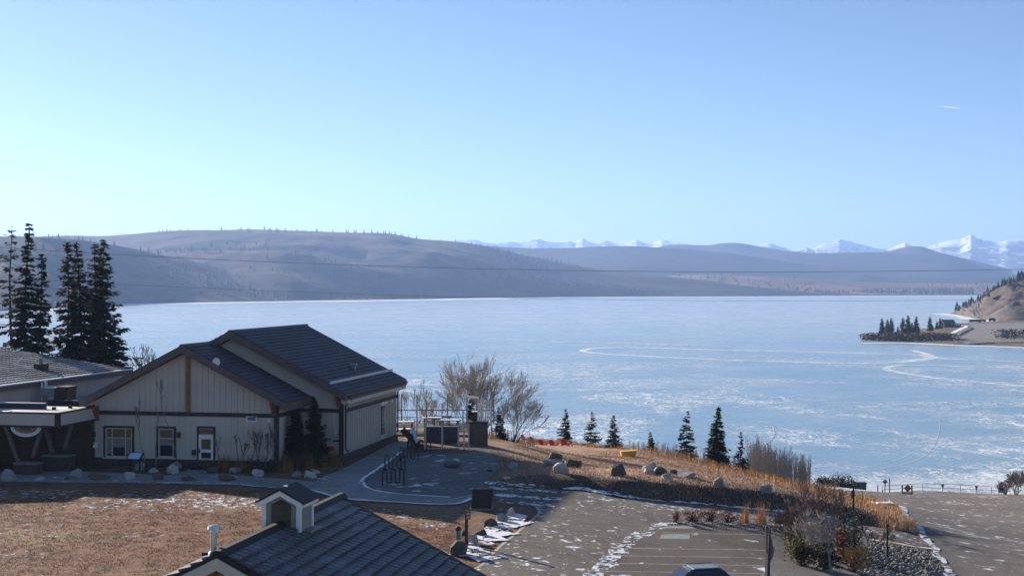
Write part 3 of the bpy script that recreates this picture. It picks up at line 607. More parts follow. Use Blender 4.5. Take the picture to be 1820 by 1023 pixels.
def tilefield(mb, ap, zp, hw, y0, y1, sgn, pitch=.33, course=.40, lift=.012, edge=.16, lip=.055):
    """stone-coated tile courses: every tile a small barrel with its lip proud of the course below"""
    L = math.hypot(hw, SLP * hw); ux, uz = sgn * hw / L, -SLP * hw / L; nx_, nz = SLP * hw / L * sgn, hw / L
    nc = int(L / course); nt_ = int((y1 - y0 - 2 * edge) / pitch)
    for c in range(nc):
        s0 = c * course + .05; s1 = s0 + course + .02
        for k in range(nt_):
            ya = y0 + edge + k * pitch
            pr = ((0, .0), (.3, .028), (.6, .03), (.92, .0))
            n = len(mb.v)
            for s, h in ((s0, lift), (s1, lift + lip)):
                for f, hh in pr:
                    d = h + hh; mb.v.append((ap + ux * s + nx_ * d, ya + f * pitch, zp + uz * s + nz * d))
            for q in range(3): mb.f.append((n + q, n + q + 1, n + 5 + q, n + 4 + q) if sgn < 0 else (n + q + 1, n + q, n + 4 + q, n + 5 + q))
            mb.v += [(ap + ux * s1, ya, zp + uz * s1), (ap + ux * s1, ya + pitch * .92, zp + uz * s1)]
            mb.f.append((n + 4, n + 5, n + 6, n + 7, n + 9, n + 8))
mb = MB(); tilefield(mb, A1P, Z1P, 7.25, -.9, B2 - .05, 1); mb.build('roof_tiles', M_tile2, r1, kind='stuff')
mb = MB(); tilefield(mb, A2P, Z2P, 8.2, B2 - .9, 18.85, 1); tilefield(mb, A2P, Z2P, 8.2, B2 - .9, 18.85, -1); mb.build('roof_tiles', M_tile2, r2, kind='stuff')
for r_, ap, zp, y0, y1 in ((r1, A1P, Z1P, -.92, B2), (r2, A2P, Z2P, B2 - .92, 18.88)):
    MB().prism([(ap - .2, y0, zp - .06), (ap + .2, y0, zp - .06), (ap + .07, y0, zp + .07), (ap - .07, y0, zp + .07)], (0, y1 - y0, 0)).build('ridge_cap', M_fascia, r_)
# snow rail, vent
hw = 8.25; s = .86; xa, za = A2P + hw * s, Z2P - SLP * hw * s
MB().box(xa - .05, xa + .05, B2 - .6, 18.7, za + .05, za + .24).build('snow_rail', pm('snow_rail_paint', (.5, .52, .56), (.42, .44, .48), 3, .5), r2)
b_, z_ = 12.2, 0
s = .73; xa, za = A2P + hw * s, Z2P - SLP * hw * s
mb = MB(); mb.box(xa - .16, xa + .16, b_ - .16, b_ + .16, za - .1, za + .38); mb.box(xa - .28, xa + .26, b_ - .3, b_ + .22, za + .3, za + .42); mb.build('roof_vent', M_grey, r2)
# band boards, corner boards, battens
def onfront(name, a0, a1, z0, z1, m, b=0, t=.05, parent=lodge): return MB().box(a0, a1, b - t, b - .002, z0, z1).build(name, m, parent)
onfront('band_board', W1[0], W1[1] + .08, 3.42, 3.68, M_brown, 0, .09)
onfront('band_board', W1[1] + .1, W2[1] + .09, 3.42, 3.68, M_brown, B2, .09)
MB().box(W1[1] + .002, W1[1] + .09, .1, B2 - .1, 3.42, 3.68).build('band_board', M_brown, lodge)
MB().box(W2[1] + .002, W2[1] + .09, B2 + .1, B2E, 3.36, 3.62).build('band_board', M_brown, lodge)
onfront('corner_board', 12.93, 13.26, .57, 4.35, M_brown, 0, .11); onfront('corner_board', 15.95, 16.27, .57, 4.35, M_brown, B2, .11)
onfront('corner_board', .28, .46, .57, 4.2, M_cream, 0, .08)
MB().box(W2[1] + .004, W2[1] + .10, B2 + .02, B2 + .24, .57, 4.3).build('corner_board', M_cream, lodge)
onfront('base_trim', W1[0], W1[1] - .2, .55, .68, M_cream, 0, .07)
z_gable = lambda a, ap, zp: zp - SLP * abs(a - ap) - .42
WIN1 = (LF(185, 756, 0)[0], LF(239, 756, 0)[0], LF(210, 812, 0)[1], LF(210, 756, 0)[1])
WIN2 = (LF(279, 757, 0)[0], LF(313, 757, 0)[0], LF(295, 812, 0)[1], LF(295, 757, 0)[1])
DOOR = (LF(351, 757, 0)[0], LF(383, 757, 0)[0], .04, LF(367, 757, 0)[1])
k = 0; a = W1[0] + .3
while a < 12.9:
    onfront('batten', a - .025, a + .025, 3.69, z_gable(a, A1P, Z1P), M_siding, 0, .035) if abs(a - 6.95) > .2 else None
    if not any(x0 - .12 < a < x1 + .12 for x0, x1, *_ in (WIN1, WIN2, DOOR)): onfront('batten', a - .025, a + .025, .69, 3.41, M_siding, 0, .035)
    a += .406
a = 13.45
while a < 15.9:
    onfront('batten', a - .025, a + .025, .57, 3.41, M_siding, B2, .035); onfront('batten', a - .025, a + .025, 3.69, z_gable(a, A2P, Z2P), M_siding, B2, .035); a += .406
a = 9.
while a < 13.4: onfront('batten', a - .025, a + .025, Z1P - SLP * (a - A1P) + .1, z_gable(a, A2P, Z2P), M_siding, B2, .035); a += .406
y = B2 + .5; SWB = LS(680, 735, 16.13)[0]
while y < B2E - .1:
    if abs(y - SWB) > .62: MB().box(W2[1] + .002, W2[1] + .09, y - .045, y + .045, .57, 3.35).build('batten', M_siding, lodge)
    MB().box(W2[1] + .002, W2[1] + .09, y - .045, y + .045, 3.63, 4.02).build('batten', M_siding, lodge); y += .42
MB().box(W2[1] + .002, W2[1] + .5, B2 - .2, 18.7, 4.02, 4.42).build('fascia_board', M_siding, lodge)
MB().box(W2[1] + .30, W2[1] + .62, B2 - .3, 18.8, 4.43, 4.58).build('gutter', M_brown, lodge)
# timber post and brackets
onfront('timber_post', 6.83, 7.08, 3.69, 7.35, M_timber, 0, .16)
for ax, ay, zt in ((12.95, 0, 4.55), (15.95, B2, 4.75), (.5, 0, 4.0)):
    mb = MB(); mb.box(ax - .1, ax + .1, ay - .75, ay - .12, zt - .2, zt); mb.beam((ax, ay - .7, zt - .15), (ax, ay - .12, zt - .95), .18); mb.box(ax - .1, ax + .1, ay - .2, ay - .12, zt - 1.0, zt); mb.build('timber_bracket', M_timber, lodge)
# windows and door
def window(a0, a1, z0, z1, mull, transom, b=0, blind=None):
    wdo = MB(); c = .14; t0, t1 = b - .10, b - .004
    wdo.box(a0, a0 + c, t0, t1, z0, z1).box(a1 - c, a1, t0, t1, z0, z1).box(a0 + c, a1 - c, t0, t1, z1 - c, z1); o = wdo.build('window', M_brown, lodge)
    i0, i1, j0, j1 = a0 + c, a1 - c, z0, z1 - c; fr = MB(); f = .07; t0 = b - .08
    fr.box(i0, i0 + f, t0, t1, j0, j1).box(i1 - f, i1, t0, t1, j0, j1).box(i0 + f, i1 - f, t0, t1, j0, j0 + .09).box(i0 + f, i1 - f, t0, t1, j1 - f, j1); fr.build('frame', M_cream, o)
    zt = j0 + (j1 - j0) * transom; xs = [i0 + f] + [i0 + (i1 - i0) * q for q in mull] + [i1 - f]
    MB().box(i0 + f, i1 - f, b - .075, t1, zt - .035, zt + .035).build('transom_bar', M_cream, o)
    for x in xs[1:-1]: MB().box(x - .035, x + .035, b - .07, t1, j0 + .09, j1 - f).build('mullion', M_cream, o)
    for q in range(len(xs) - 1):
        x0, x1 = xs[q] + .036, xs[q + 1] - .036
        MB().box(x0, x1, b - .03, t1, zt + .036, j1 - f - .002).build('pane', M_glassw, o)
        MB().box(x0, x1, b - .03, t1, j0 + .092, zt - .036).build('pane', M_glass, o)
        if blind and q in blind: MB().box(x0, x1, b - .036, b - .031, j0 + .09 + (zt - j0) * blind[q], zt - .036).build('blind', M_blind, o)
    MB().box(a0 - .03, a1 + .03, b - .16, b - .004, z0 - .09, z0 - .003).build('sill', M_cream, o)
    return o
window(*WIN1, (.25, .75), .66, 0, {0: .1, 1: .45, 2: .1}); window(*WIN2, (), .66, 0, {0: .55})
dr = MB(); a0, a1, z0, z1 = DOOR; c = .12
dr.box(a0, a0 + c, -.1, -.004, 0, z1).box(a1 - c, a1, -.1, -.004, 0, z1).box(a0 + c, a1 - c, -.1, -.004, z1 - c, z1); do = dr.build('door', M_brown, lodge)
zt = LF(367, 772, 0)[1]; lf = MB(); x0, x1 = a0 + c, a1 - c; st = .17
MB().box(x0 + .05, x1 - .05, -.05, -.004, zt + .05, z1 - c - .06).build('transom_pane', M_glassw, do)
lf.box(x0, x0 + st, -.085, -.004, .03, zt).box(x1 - st, x1, -.085, -.004, .03, zt).box(x0 + st, x1 - st, -.085, -.004, .03, .42).box(x0 + st, x1 - st, -.085, -.004, 1.05, 1.25).box(x0 + st, x1 - st, -.085, -.004, zt - .28, zt).build('door_leaf', M_white, do)
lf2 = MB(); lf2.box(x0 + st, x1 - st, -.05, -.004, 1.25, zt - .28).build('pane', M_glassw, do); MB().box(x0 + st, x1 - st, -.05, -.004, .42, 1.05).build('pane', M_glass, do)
MB().box(x0 + .05, x0 + .1, -.15, -.085, 1.0, 1.3).build('handle', M_black, do)
MB().box(x0 - .2, x1 + .2, -1.0, -.1, .0, .075).build('door_mat', M_black, do)
# narrow side window with a shade panel, small plates above
y0, y1 = SWB - .45, SWB + .45; o = MB().box(16.134, 16.20, y0, y1, .95, 3.05).build('window', M_brown, lodge)
MB().box(16.20, 16.215, y0 + .1, y1 - .1, 1.7, 2.95).build('pane', M_glass, o); MB().box(16.20, 16.222, y0 + .1, y1 - .1, 1.05, 1.62).build('pane', M_glass, o)
MB().box(16.20, 16.24, SWB - .05, SWB + .05, 1.05, 2.95).build('mullion', M_cream, o)
for uu, vv in ((681, 716), (687, 713), (697, 711)):
    yy, zz = LS(uu, vv, 16.18); MB().box(16.14, 16.19, yy - .3, yy + .3, zz - .18, zz + .18).build('wall_plate', M_white, lodge)
dp = MB(); dp.tube([(16.62, 4.75, 4.45), (16.62, 4.75, 4.2), (16.25, 4.72, 3.85), (16.25, 4.72, .9), (16.45, 4.72, .75)], .06, 6); dp.build('downpipe', M_brown, lodge)
dp = MB(); dp.tube([(16.62, B2E - .2, 4.45), (16.62, B2E - .2, 4.2), (16.25, B2E - .1, 3.85), (16.25, B2E - .1, .7)], .06, 6); dp.build('downpipe', M_brown, lodge)
for uu, vv, m_ in ((319, 772, M_brown), (169, 771, M_brown), (346, 803, M_black), (486, 773, M_black)):
    aa, zz = LF(uu, vv, 0); MB().box(aa - .09, aa + .09, -.22, -.04, zz - .18, zz + .18).build('wall_lamp', m_, lodge)
aa, zz = LF(479, 747, 0); MB().box(aa - .11, aa + .11, -.14, -.04, zz - .11, zz + .11).build('alarm_box', M_white, lodge)
aa, zz = LF(599, 767, B2); MB().box(aa - .14, aa + .06, B2 - .2, B2 - .04, zz - .2, zz + .2).build('wall_lamp', M_cream, lodge)
aa, zz = LF(600, 783, B2); MB().tube([(aa - .3, B2 - .12, zz), (aa + .3, B2 - .12, zz + .05), (aa + .3, B2 - .05, zz)], .05, 5).build('wall_pipe', M_black, lodge)
aa, zz = LF(588, 796, B2); MB().box(aa - .25, aa + .25, B2 - .14, B2 - .04, zz - .13, zz + .13).build('hose_box', M_red, lodge)
# flat roofs between the gable and the left wing
MB().box(-7.7, .28, .02, 21, 3.0, 3.5).build('flat_roof', pm('roof_membrane', (.17, .16, .155), (.36, .37, .39), .5, .85, world=True), lodge)
MB().box(-5.4, -.2, 3.9, 4.2, 3.5, 3.95).build('parapet', M_brown, lodge)
MB().box(-1.9, .2, 5.0, 9.0, 3.502, 3.56).build('roof_snow', M_snow, lodge)
# low-pitched left wing
PW = .145; xe, ze = -7.6, 5.04; wv = MB()
wv.prism([(xe, -5, ze), (xe - 22, -5, ze + 22 * PW), (xe - 22, -5, ze + 22 * PW - .3), (xe, -5, ze - .3)], (0, 26, 0)); lr = wv.build('wing_roof', M_fascia, lodge)
MB().box(-29, -7.9, -4.2, 20.5, -.5, 4.8).build('wing_wall', M_siding, lodge)
sv = SLP; SLP = PW; mb = MB(); tilefield(mb, xe - 22, ze + 22 * PW, 21.95, -5, 21, 1, .50, .62, .015, lip=.12); mb.build('roof_tiles', M_tile3, lr, kind='stuff'); SLP = sv
MB().box(xe - .02, xe + .14, -5, 21, ze - .32, ze + .02).build('fascia_board', M_fascia, lr)
MB().box(xe - .12, xe + .17, -5, 21, ze + .03, ze + .12).build('snow_rim', M_snow, lr)
# entrance canopy
ca = -16.
cn = MB(); cn.box(ca, .34, -5.02, -.02, 3.06, 3.86); co = cn.build('canopy', M_darkwood, lodge)
MB().box(ca + .2, .2, -4.85, -.06, 3.86, 3.90).build('canopy_roof', pm('canopy_membrane', (.40, .39, .38), (.62, .62, .63), .9, .8, world=True), co)
MB().box(ca, .18, -5.10, -5.02, 3.14, 3.88).build('front_panel', M_siding, co); MB().box(.34, .42, -4.80, -.15, 3.14, 3.88).build('side_panel', M_siding, co)
MB().box(.18, .44, -5.12, -4.82, 3.05, 3.98).build('corner_board', M_brown, co)
MB().box(ca, .18, -5.13, -4.95, 3.88, 3.98).build('coping', M_brown, co); MB().box(.25, .45, -4.8, -.1, 3.88, 3.98).build('coping', M_brown, co)
MB().box(ca, .18, -5.13, -5.0, 3.02, 3.14).build('bottom_trim', M_brown, co); MB().box(.33, .45, -4.8, -.1, 3.02, 3.14).build('bottom_trim', M_brown, co)
MB().box(ca, -2.2, -2.1, -1.9, 3.9, 4.25).build('upstand', M_brown, co); MB().box(ca, -2.25, -2.12, -1.88, 4.252, 4.30).build('snow_cap', M_snow, co)
MB().box(ca, -3.5, -4.75, -3.9, 3.902, 3.93).build('roof_snow', M_snow, co)
for ax, ay in ((-1.4, -2.4), (-4.4, -4.1), (-.9, -1.2)): MB().tube([(ax, ay, 3.9), (ax, ay, 4.08)], .14, 8).build('roof_drain', M_black, co)
MB().box(-16, .2, -.3, -.12, 0, 3.05).build('porch_wall', M_darkwood, lodge)
MB().box(-4.3, -2.6, -.36, -.30, .05, 2.35).build('porch_door', pm('dark_red_door', (.07, .022, .018), (.05, .018, .015), 2, .6), lodge)
for (u0, v0, u1, v1, bb) in ((35, 826, 9, 760, -4.7), (58, 812, 76, 760, -4.4), (93, 804, 79, 760, -3.2), (115, 796, 128, 760, -3.0)):
    p0 = LF(u0, v0, bb); p1 = LF(u1, v1, bb); MB().beam((p0[0], bb, p0[1]), (p1[0], bb, 3.1), .2).build('slanted_post', pm('weathered_post', (.17, .125, .10), (.12, .09, .075), 4, .8), lodge)
for (u0, u1, vt, vb, bb, dp_) in ((25, 63, 822, 842, -5.3, .9), (76, 122, 808, 826, -3.4, .8)):
    a0, zt = LF(u0, vt, bb); a1, zb = LF(u1, vb, bb)
    q = MB().box(a0, a1, bb, bb + dp_, -.2, zt - .08).build('stone_pedestal', pm('pedestal_stone', (.085, .062, .05), (.05, .038, .032), 4, .85, .6, .03), lodge); MB().box(a0 - .06, a1 + .06, bb - .06, bb + dp_ + .06, zt - .08, zt).build('cap_stone', pm('cap_stone', (.22, .20, .18), (.17, .155, .14), 3, .85), q)

# things fixed to or standing on the lodge
def LW(a, b, z): return Vector((O.x + ra * a + rb * b, O.y - rb * a + ra * b, O.z + z))
sg = empty('hanging_sign', LW(-2.35, -4.72, 0), RZ, 'white oval sign with a brown landscape picture hanging under the entrance canopy', 'sign')
sg.location = LW(*(lambda p: (p[0], -4.75, 0))(LF(46, 770, -4.75)))
def oval(w_, h_, zc, y0, y1, nseg=32): return MB().prism([(w_ / 2 * math.cos(t), y0, zc + h_ / 2 * math.sin(t)) for t in [2 * math.pi * i / nseg for i in range(nseg)]], (0, y1 - y0, 0))
zc = 3.0
oval(2.15, 1.28, zc, -.03, .03).build('board', M_white, sg); oval(1.65, .85, zc, -.045, -.031).build('picture', pm('brown_picture', (.16, .085, .045), (.30, .25, .2), 4, .6), sg); oval(2.25, 1.38, zc, .031, .06).build('rim', M_brown, sg)
oval(.9, .3, zc - .12, -.055, -.046).build('emblem', pm('picture_hill', (.23, .12, .05), (.12, .07, .04), 6, .6), sg)
dish = empty('satellite_dish', LW(*(lambda p: (p[0], -.75, p[1]))(LF(386, 652, -.75))), RZ, 'round white satellite dish on the front gable edge of the lodge', 'satellite dish')
MB().tube([(0, 0, -.15), (0, 0, .2), (0, -.1, .28)], .03, 6).build('mast', M_grey, dish)
mb = MB(); V0 = []
rings = 4; seg = 16
for i in range(rings + 1):
    for j in range(seg): r_ = .27 * i / rings; mb.v.append((r_ * math.cos(2 * math.pi * j / seg), -.1 + .5 * r_ * r_ * -1 - .02 * (i == 0), .34 + r_ * math.sin(2 * math.pi * j / seg)))
for i in range(rings):
    for j in range(seg): q = i * seg; mb.f.append((q + j, q + (j + 1) % seg, q + seg + (j + 1) % seg, q + seg + j))
dd = mb.build('reflector', M_white, dish); md = dd.modifiers.new('thick', 'SOLIDIFY'); md.thickness = .015
MB().tube([(0, -.1, .12), (0, -.42, .3)], .015, 5).build('feed_arm', M_grey, dish)
def wallsign(u, v, w_, h_, b, label, rim, face, text=None):
    a, z = LF(u, v, b); o = empty('wall_sign', LW(a, b - .06, z), RZ, label, 'sign')
    MB().box(-w_ / 2, w_ / 2, -.03, .0, -h_ / 2, h_ / 2).build('board', rim, o); MB().box(-w_ * .38, w_ * .38, -.036, -.031, -h_ * .22, h_ * .28).build('printed_face', face, o); return o
wallsign(448, 744, .74, .40, 0, 'white rimmed violet sign under the brown band of the lodge front', M_white, M_purple)
o = wallsign(167.5, 790, .56, .36, -.12, 'small white notice with a blue mark at the left wall corner', M_white, M_white)
MB().box(-.08, .08, -.044, -.037, .03, .14).build('blue_mark', M_blue, o)
ru = empty('rooftop_unit', LW(-5.2, 6.5, 3.5), RZ, 'grey air handling unit with ductwork and brown screen on the flat roof', 'air handler')
P_ = LF(100, 700, 6.5); ru.location = LW(P_[0], 6.5, 3.5)
mb = MB(); mb.prism([(.1, -.6, .25), (1.15, -.6, .25), (1.25, -.6, 1.25), (.35, -.6, 1.25)], (0, 1.3, 0)); mb.build('screen', pm('rust_screen', (.10, .05, .04), (.07, .04, .03), 3, .8), ru)
MB().box(-.9, .12, -.5, .6, .55, 1.12).build('housing', M_steel, ru); MB().box(-.75, .5, -.45, .55, 1.122, 1.2).build('snowy_top', M_snow, ru)
MB().tube([(-1., -.2, 0), (-1., -.2, 1.5), (-.7, -.2, 1.62), (-.7, -.2, 1.2)], .13, 8).build('duct', M_steel, ru)
MB().box(-.7, -.45, -.4, .4, 0, .55).build('stand', M_steel, ru); MB().box(-2.4, 1.3, -.7, -.55, .05, .22).build('pipe_rack', M_grey, ru)
p_ = LF(73, 640, 8.); lv = empty('roof_cowl', LW(-12.6, 8., 0), RZ, 'small dark square roof vent on the lit left wing roof', 'roof vent')
k_ = (73 - CU) / F; bb = 12.; aa = LF(73, 640, bb)[0]; lv.location = LW(aa, bb, ze + (xe - aa) * PW)
MB().box(-.4, .4, -.4, .4, -.1, .55).build('housing', M_brown, lv); MB().box(-.1, .1, -.1, .1, .55, .95).build('flue', M_grey, lv)

# ------------------------------------------------------------------ tiled picnic pavilion in the foreground
PO = Vector((-5.71, 46.2, 27.0)); PL = 10.36; PH = 5.7; PS = .5
pav = empty('picnic_pavilion', PO, RZ, 'dark tiled pavilion roof with a cream cupola in the foreground', 'pavilion')
mb = MB()
for sg_ in (-1, 1): mb.prism([(0, -PL, 0), (sg_ * PH, -PL, -PS * PH), (sg_ * PH, -PL, -PS * PH - .22), (0, -PL, -.24)], (0, PL, 0))
prf = mb.build('roof', M_ridge, pav)
MB().prism([(-.22, -PL - .02, -.06), (.22, -PL - .02, -.06), (.09, -PL - .02, .09), (-.09, -PL - .02, .09)], (0, PL + .04, 0)).build('ridge_cap', M_ridge, prf)
Ls = math.hypot(PH, PS * PH); TP, TC = .33, .37; NS = int(Ls / TC); NT = int((PL - .5) / TP)
tm = MB(); prs = ((0, 0), (.1, .012), (.42, .016), (.78, .012), (.95, 0))
for s, h in ((0, .006), (TC + .025, .095)):
    for f, hh in prs: tm.v.append((s, f * TP, h + hh))
for q in range(4): tm.f.append((q, 5 + q, 6 + q, q + 1))
tm.v += [(TC + .025, 0, 0), (TC + .025, .95 * TP, 0), (0, 0, 0), (0, .95 * TP, 0)]; tm.f += [(5, 10, 11, 9, 8, 7, 6), (0, 12, 10, 5), (4, 9, 11, 13)]
tme = bpy.data.meshes.new('roof_tile'); tme.from_pydata(tm.v, [], tm.f); tme.materials.append(M_tile)
tl = []
for c in range(NS):
    for k in range(NT):
        for sg_ in (1, -1):
            s = .16 + c * TC; x = sg_ * s * PH / Ls; z = -s * PS * PH / Ls; y = -PL + .22 + k * TP
            W = PO + Vector((ra * x + rb * (y + .15), -rb * x + ra * (y + .15), z)); u = CU + F * W.x / W.y; v = HV + F * (CZ - W.z) / W.y
            vis = sg_ > 0 and -10 < u < 1830 and v < 1030; tl.append((0 if vis else 1, W.length, x, y, z, sg_))
tl.sort(); rest = MB(); ang = math.atan(PS)
for i, (hid, _, x, y, z, sg_) in enumerate(tl):
    jt = random.uniform(-.012, .012)
    R_ = Matrix.Rotation(ang + jt, 4, 'Y') if sg_ > 0 else Matrix.Rotation(math.pi, 4, 'Z') @ Matrix.Rotation(ang + jt, 4, 'Y')
    Mx = Matrix.Translation((x, y + (.95 * TP if sg_ < 0 else 0), z + .004)) @ R_
    if i < 300:
        o = link('roof_tile', tme, None, prf); o.matrix_local = Mx
    else:
        n_ = len(rest.v); rest.v += [tuple(Mx @ Vector(q)) for q in tm.v]; rest.f += [tuple(n_ + j for j in f_) for f_ in tm.f]
rest.build('roof_tiles', M_tile, prf, kind='stuff')
# gable end
gey = -PL - .06
for sg_ in (-1, 1):
    mb = MB(); mb.prism([(0, gey, -.10), (sg_ * PH, gey, -PS * PH - .10), (sg_ * PH, gey, -PS * PH - .42), (0, gey, -.42)], (0, .05, 0)); mb.build('barge_board', M_cream, pav)
mb = MB(); mb.box(-.12, .12, -PL + .10, -PL + .30, -3.4, -.3); mb.box(-3.2, 3.2, -PL + .12, -PL + .28, -2.0, -1.78); mb.beam((-2.2, -PL + .2, -1.4), (0, -PL + .2, -.42), .2); mb.beam((2.2, -PL + .2, -1.4), (0, -PL + .2, -.42), .2); mb.build('timber_truss', M_timber, pav)
MB().prism([(-4.9, -PL + .5, -2.6), (4.9, -PL + .5, -2.6), (0, -PL + .5, -.3)], (0, .1, 0)).build('gable_wall', M_timber, pav)
for px_ in (-4.6, 4.6):
    for py_ in (-PL + .7, -PL / 2, -.7): MB().box(px_ - .13, px_ + .13, py_ - .13, py_ + .13, -5.4, -2.4).build('timber_post', M_timber, pav)
# cupola
cy = -5.62; hwc = .56; cd = 1.15
k_ = (500 - CU) / F; cy = (k_ * PO.y - PO.x) / (rb - k_ * ra); zc0 = 0
cu = MB(); cu.prism([(-hwc, cy, -.5), (hwc, cy, -.5), (hwc, cy, .66), (0, cy, .93), (-hwc, cy, .66)], (0, cd, 0)); cup = cu.build('cupola', pm('cupola_siding', (.24, .25, .215), (.2, .21, .18), 3, .7), pav)
for x0, x1 in ((-hwc - .03, -hwc + .09), (hwc - .09, hwc + .03)): MB().box(x0, x1, cy - .035, cy + .06, -.42, .68).build('corner_trim', M_white, cup)
MB().box(hwc - .02, hwc + .032, cy + cd - .1, cy + cd + .03, -.42, .68).build('corner_trim', M_white, cup)
MB().box(hwc - .001, hwc + .031, cy + .062, cy + .12, -.42, .68).build('corner_trim', M_white, cup)
for sg_ in (-1, 1):
    MB().prism([(0, cy - .13, .99), (sg_ * .68, cy - .13, .63), (sg_ * .68, cy - .13, .47), (0, cy - .13, .83)], (0, .1, 0)).build('barge_board', M_white, cup)
    MB().prism([(0, cy - .16, 1.06), (sg_ * .76, cy - .16, .66), (sg_ * .76, cy - .16, .60), (0, cy - .16, .99)], (0, cd + .32, 0)).build('cupola_roof', M_ridge, cup)
    MB().box(min(sg_ * .6, sg_ * .72), max(sg_ * .6, sg_ * .72), cy - .02, cy + cd + .1, .50, .62).build('eave_trim', M_white, cup)
dk = MB(); dk.prism([(-.3, cy - .012, -.1), (.3, cy - .012, -.1), (.3, cy - .012, .56), (0, cy - .012, .72), (-.3, cy - .012, .56)], (0, .01, 0)); lo = dk.build('louver', M_darkwood, cup)
for i in range(9): MB().hexa([(-.3, cy - .045, -.06 + i * .07), (.3, cy - .045, -.06 + i * .07), (.3, cy - .014, -.01 + i * .07), (-.3, cy - .014, -.01 + i * .07), (-.3, cy - .045, -.045 + i * .07), (.3, cy - .045, -.045 + i * .07), (.3, cy - .014, .005 + i * .07), (-.3, cy - .014, .005 + i * .07)]).build('slat', pm('louver_slat', (.10, .075, .06), (.075, .06, .05), 3, .7), lo)
MB().box(-.05, .05, cy + .3, cy + .42, 1.02, 1.07).build('roof_snow', M_snow, cup)
MB().box(hwc + .01, hwc + .25, cy + .3, cy + cd + .1, -.36, -.24).build('flashing', M_grey, cup)
vp = MB(); vy = -PL + .55; vx = -.34; vz = -PS * .34
vp.tube([(vx, vy, vz - .1), (vx, vy, vz + .66)], .085, 10); vo_ = vp.build('vent_pipe', M_steel, pav, smooth=False)
MB().tube([(vx, vy, vz + .72), (vx, vy, vz + .80), (vx, vy, vz + .83)], [.17, .15, .05], 12).build('cap', M_steel, vo_); MB().tube([(vx, vy, vz + .66), (vx, vy, vz + .72)], .05, 8).build('neck', M_steel, vo_)
MB().tube([(vx, vy, vz - .02), (vx, vy, vz + .14)], [.2, .1], 10).build('flashing', M_steel, vo_)
MB().beam((-.5, -PL + .5, -.12), (-.5, -PL + 1.5, -.12), .3, .09).build('roof_walk', M_ridge, prf)

# ------------------------------------------------------------------ vegetation builders
def spruce_mesh(h, wdt, seed, levels=60, per=6, sprays=8, size=.36, droop=.22, gap=.0, shape=.85, base=.04, lean=0.):
    r = random.Random(seed); V = []; Fc = []; tw = MB()
    axis = lambda t: Vector((lean * h * t * t + .012 * h * math.sin(t * 5 + seed), .01 * h * math.cos(t * 4 + seed), 0))
    tw.tube([axis(t) + Vector((0, 0, h * t)) for t in (0, .25, .5, .75, .97)], [.011 * h, .009 * h, .006 * h, .004 * h, .0015 * h], 6)
    ph = r.random() * 6; lob = [r.uniform(.72, 1.18) for _ in range(12)]
    for i in range(levels):
        t = base + (1 - base) * (i + r.random()) / levels
        prof = (1 - t) ** shape * min(1, .55 + t * 3)
        for k in range(max(3, int(per * (1 - .5 * t)))):
            if r.random() < gap: continue
            th = r.random() * 2 * math.pi; lb = lob[int(th * 12 / 6.2832) % 12]; R = max(.02 * h * .35, wdt / 2 * prof * lb * r.uniform(.55, 1.12) * (1 + .12 * math.sin(t * 40 + ph)))
            d = Vector((math.cos(th), math.sin(th), 0)); up = r.uniform(.05, .25) * (t > .5) - droop * (t <= .8) * r.uniform(.4, 1.3)
            o = axis(t) + Vector((0, 0, h * t)); tip = o + d * R + Vector((0, 0, R * up))
            if R > .25: tw.tube([o, o.lerp(tip, .9)], [.012 + R * .012, .005], 3, False)
            m_ = max(2, int(sprays * 2.7 * min(1, .25 + R / (wdt * .3))))
            for q in range(m_):
                f = (.06 + .94 * (q + r.random()) / m_); p = o.lerp(tip, f); p.z -= R * .10 * math.sin(f * 3.1)
                sz = size * r.uniform(.6, 1.25) * (1 - .45 * t); side = Vector((-d.y, d.x, 0)) * r.uniform(-.9, .9)
                dr = (d * r.uniform(.3, 1) + side + Vector((0, 0, r.uniform(-.55, .12)))).normalized(); sd_ = dr.cross(Vector((r.uniform(-.4, .4), r.uniform(-.4, .4), 1))).normalized() * sz * r.uniform(.26, .46)
                n_ = len(V); V += [p - sd_ * .6, p + dr * sz * .5 - sd_, p + dr * sz, p + dr * sz * .45 + sd_]; Fc.append((n_, n_ + 1, n_ + 2, n_ + 3))
    # leader
    for q in range(10):
        p = axis(1) + Vector((0, 0, h * (.93 + .007 * q))); th = r.random() * 6.28; dr = Vector((math.cos(th) * .5, math.sin(th) * .5, .7)); sz = size * .45
        sd_ = dr.cross(Vector((0, 0, 1))).normalized() * sz * .25; n_ = len(V); V += [p - sd_, p + dr * sz * .5 - sd_, p + dr * sz, p + sd_]; Fc.append((n_, n_ + 1, n_ + 2, n_ + 3))
    return tw, np_mesh('crown', [tuple(v) for v in V], Fc, 4)
def spruce(name, loc, h, wdt, seed, label, group=None, m=None, cat='spruce tree', **kw):
    o = empty(name, loc, 0, label, cat, group); tw, cr = spruce_mesh(h, wdt, seed, **kw)
    tw.build('trunk', M_bark, o); link('crown', cr, m or M_spruce, o); return o
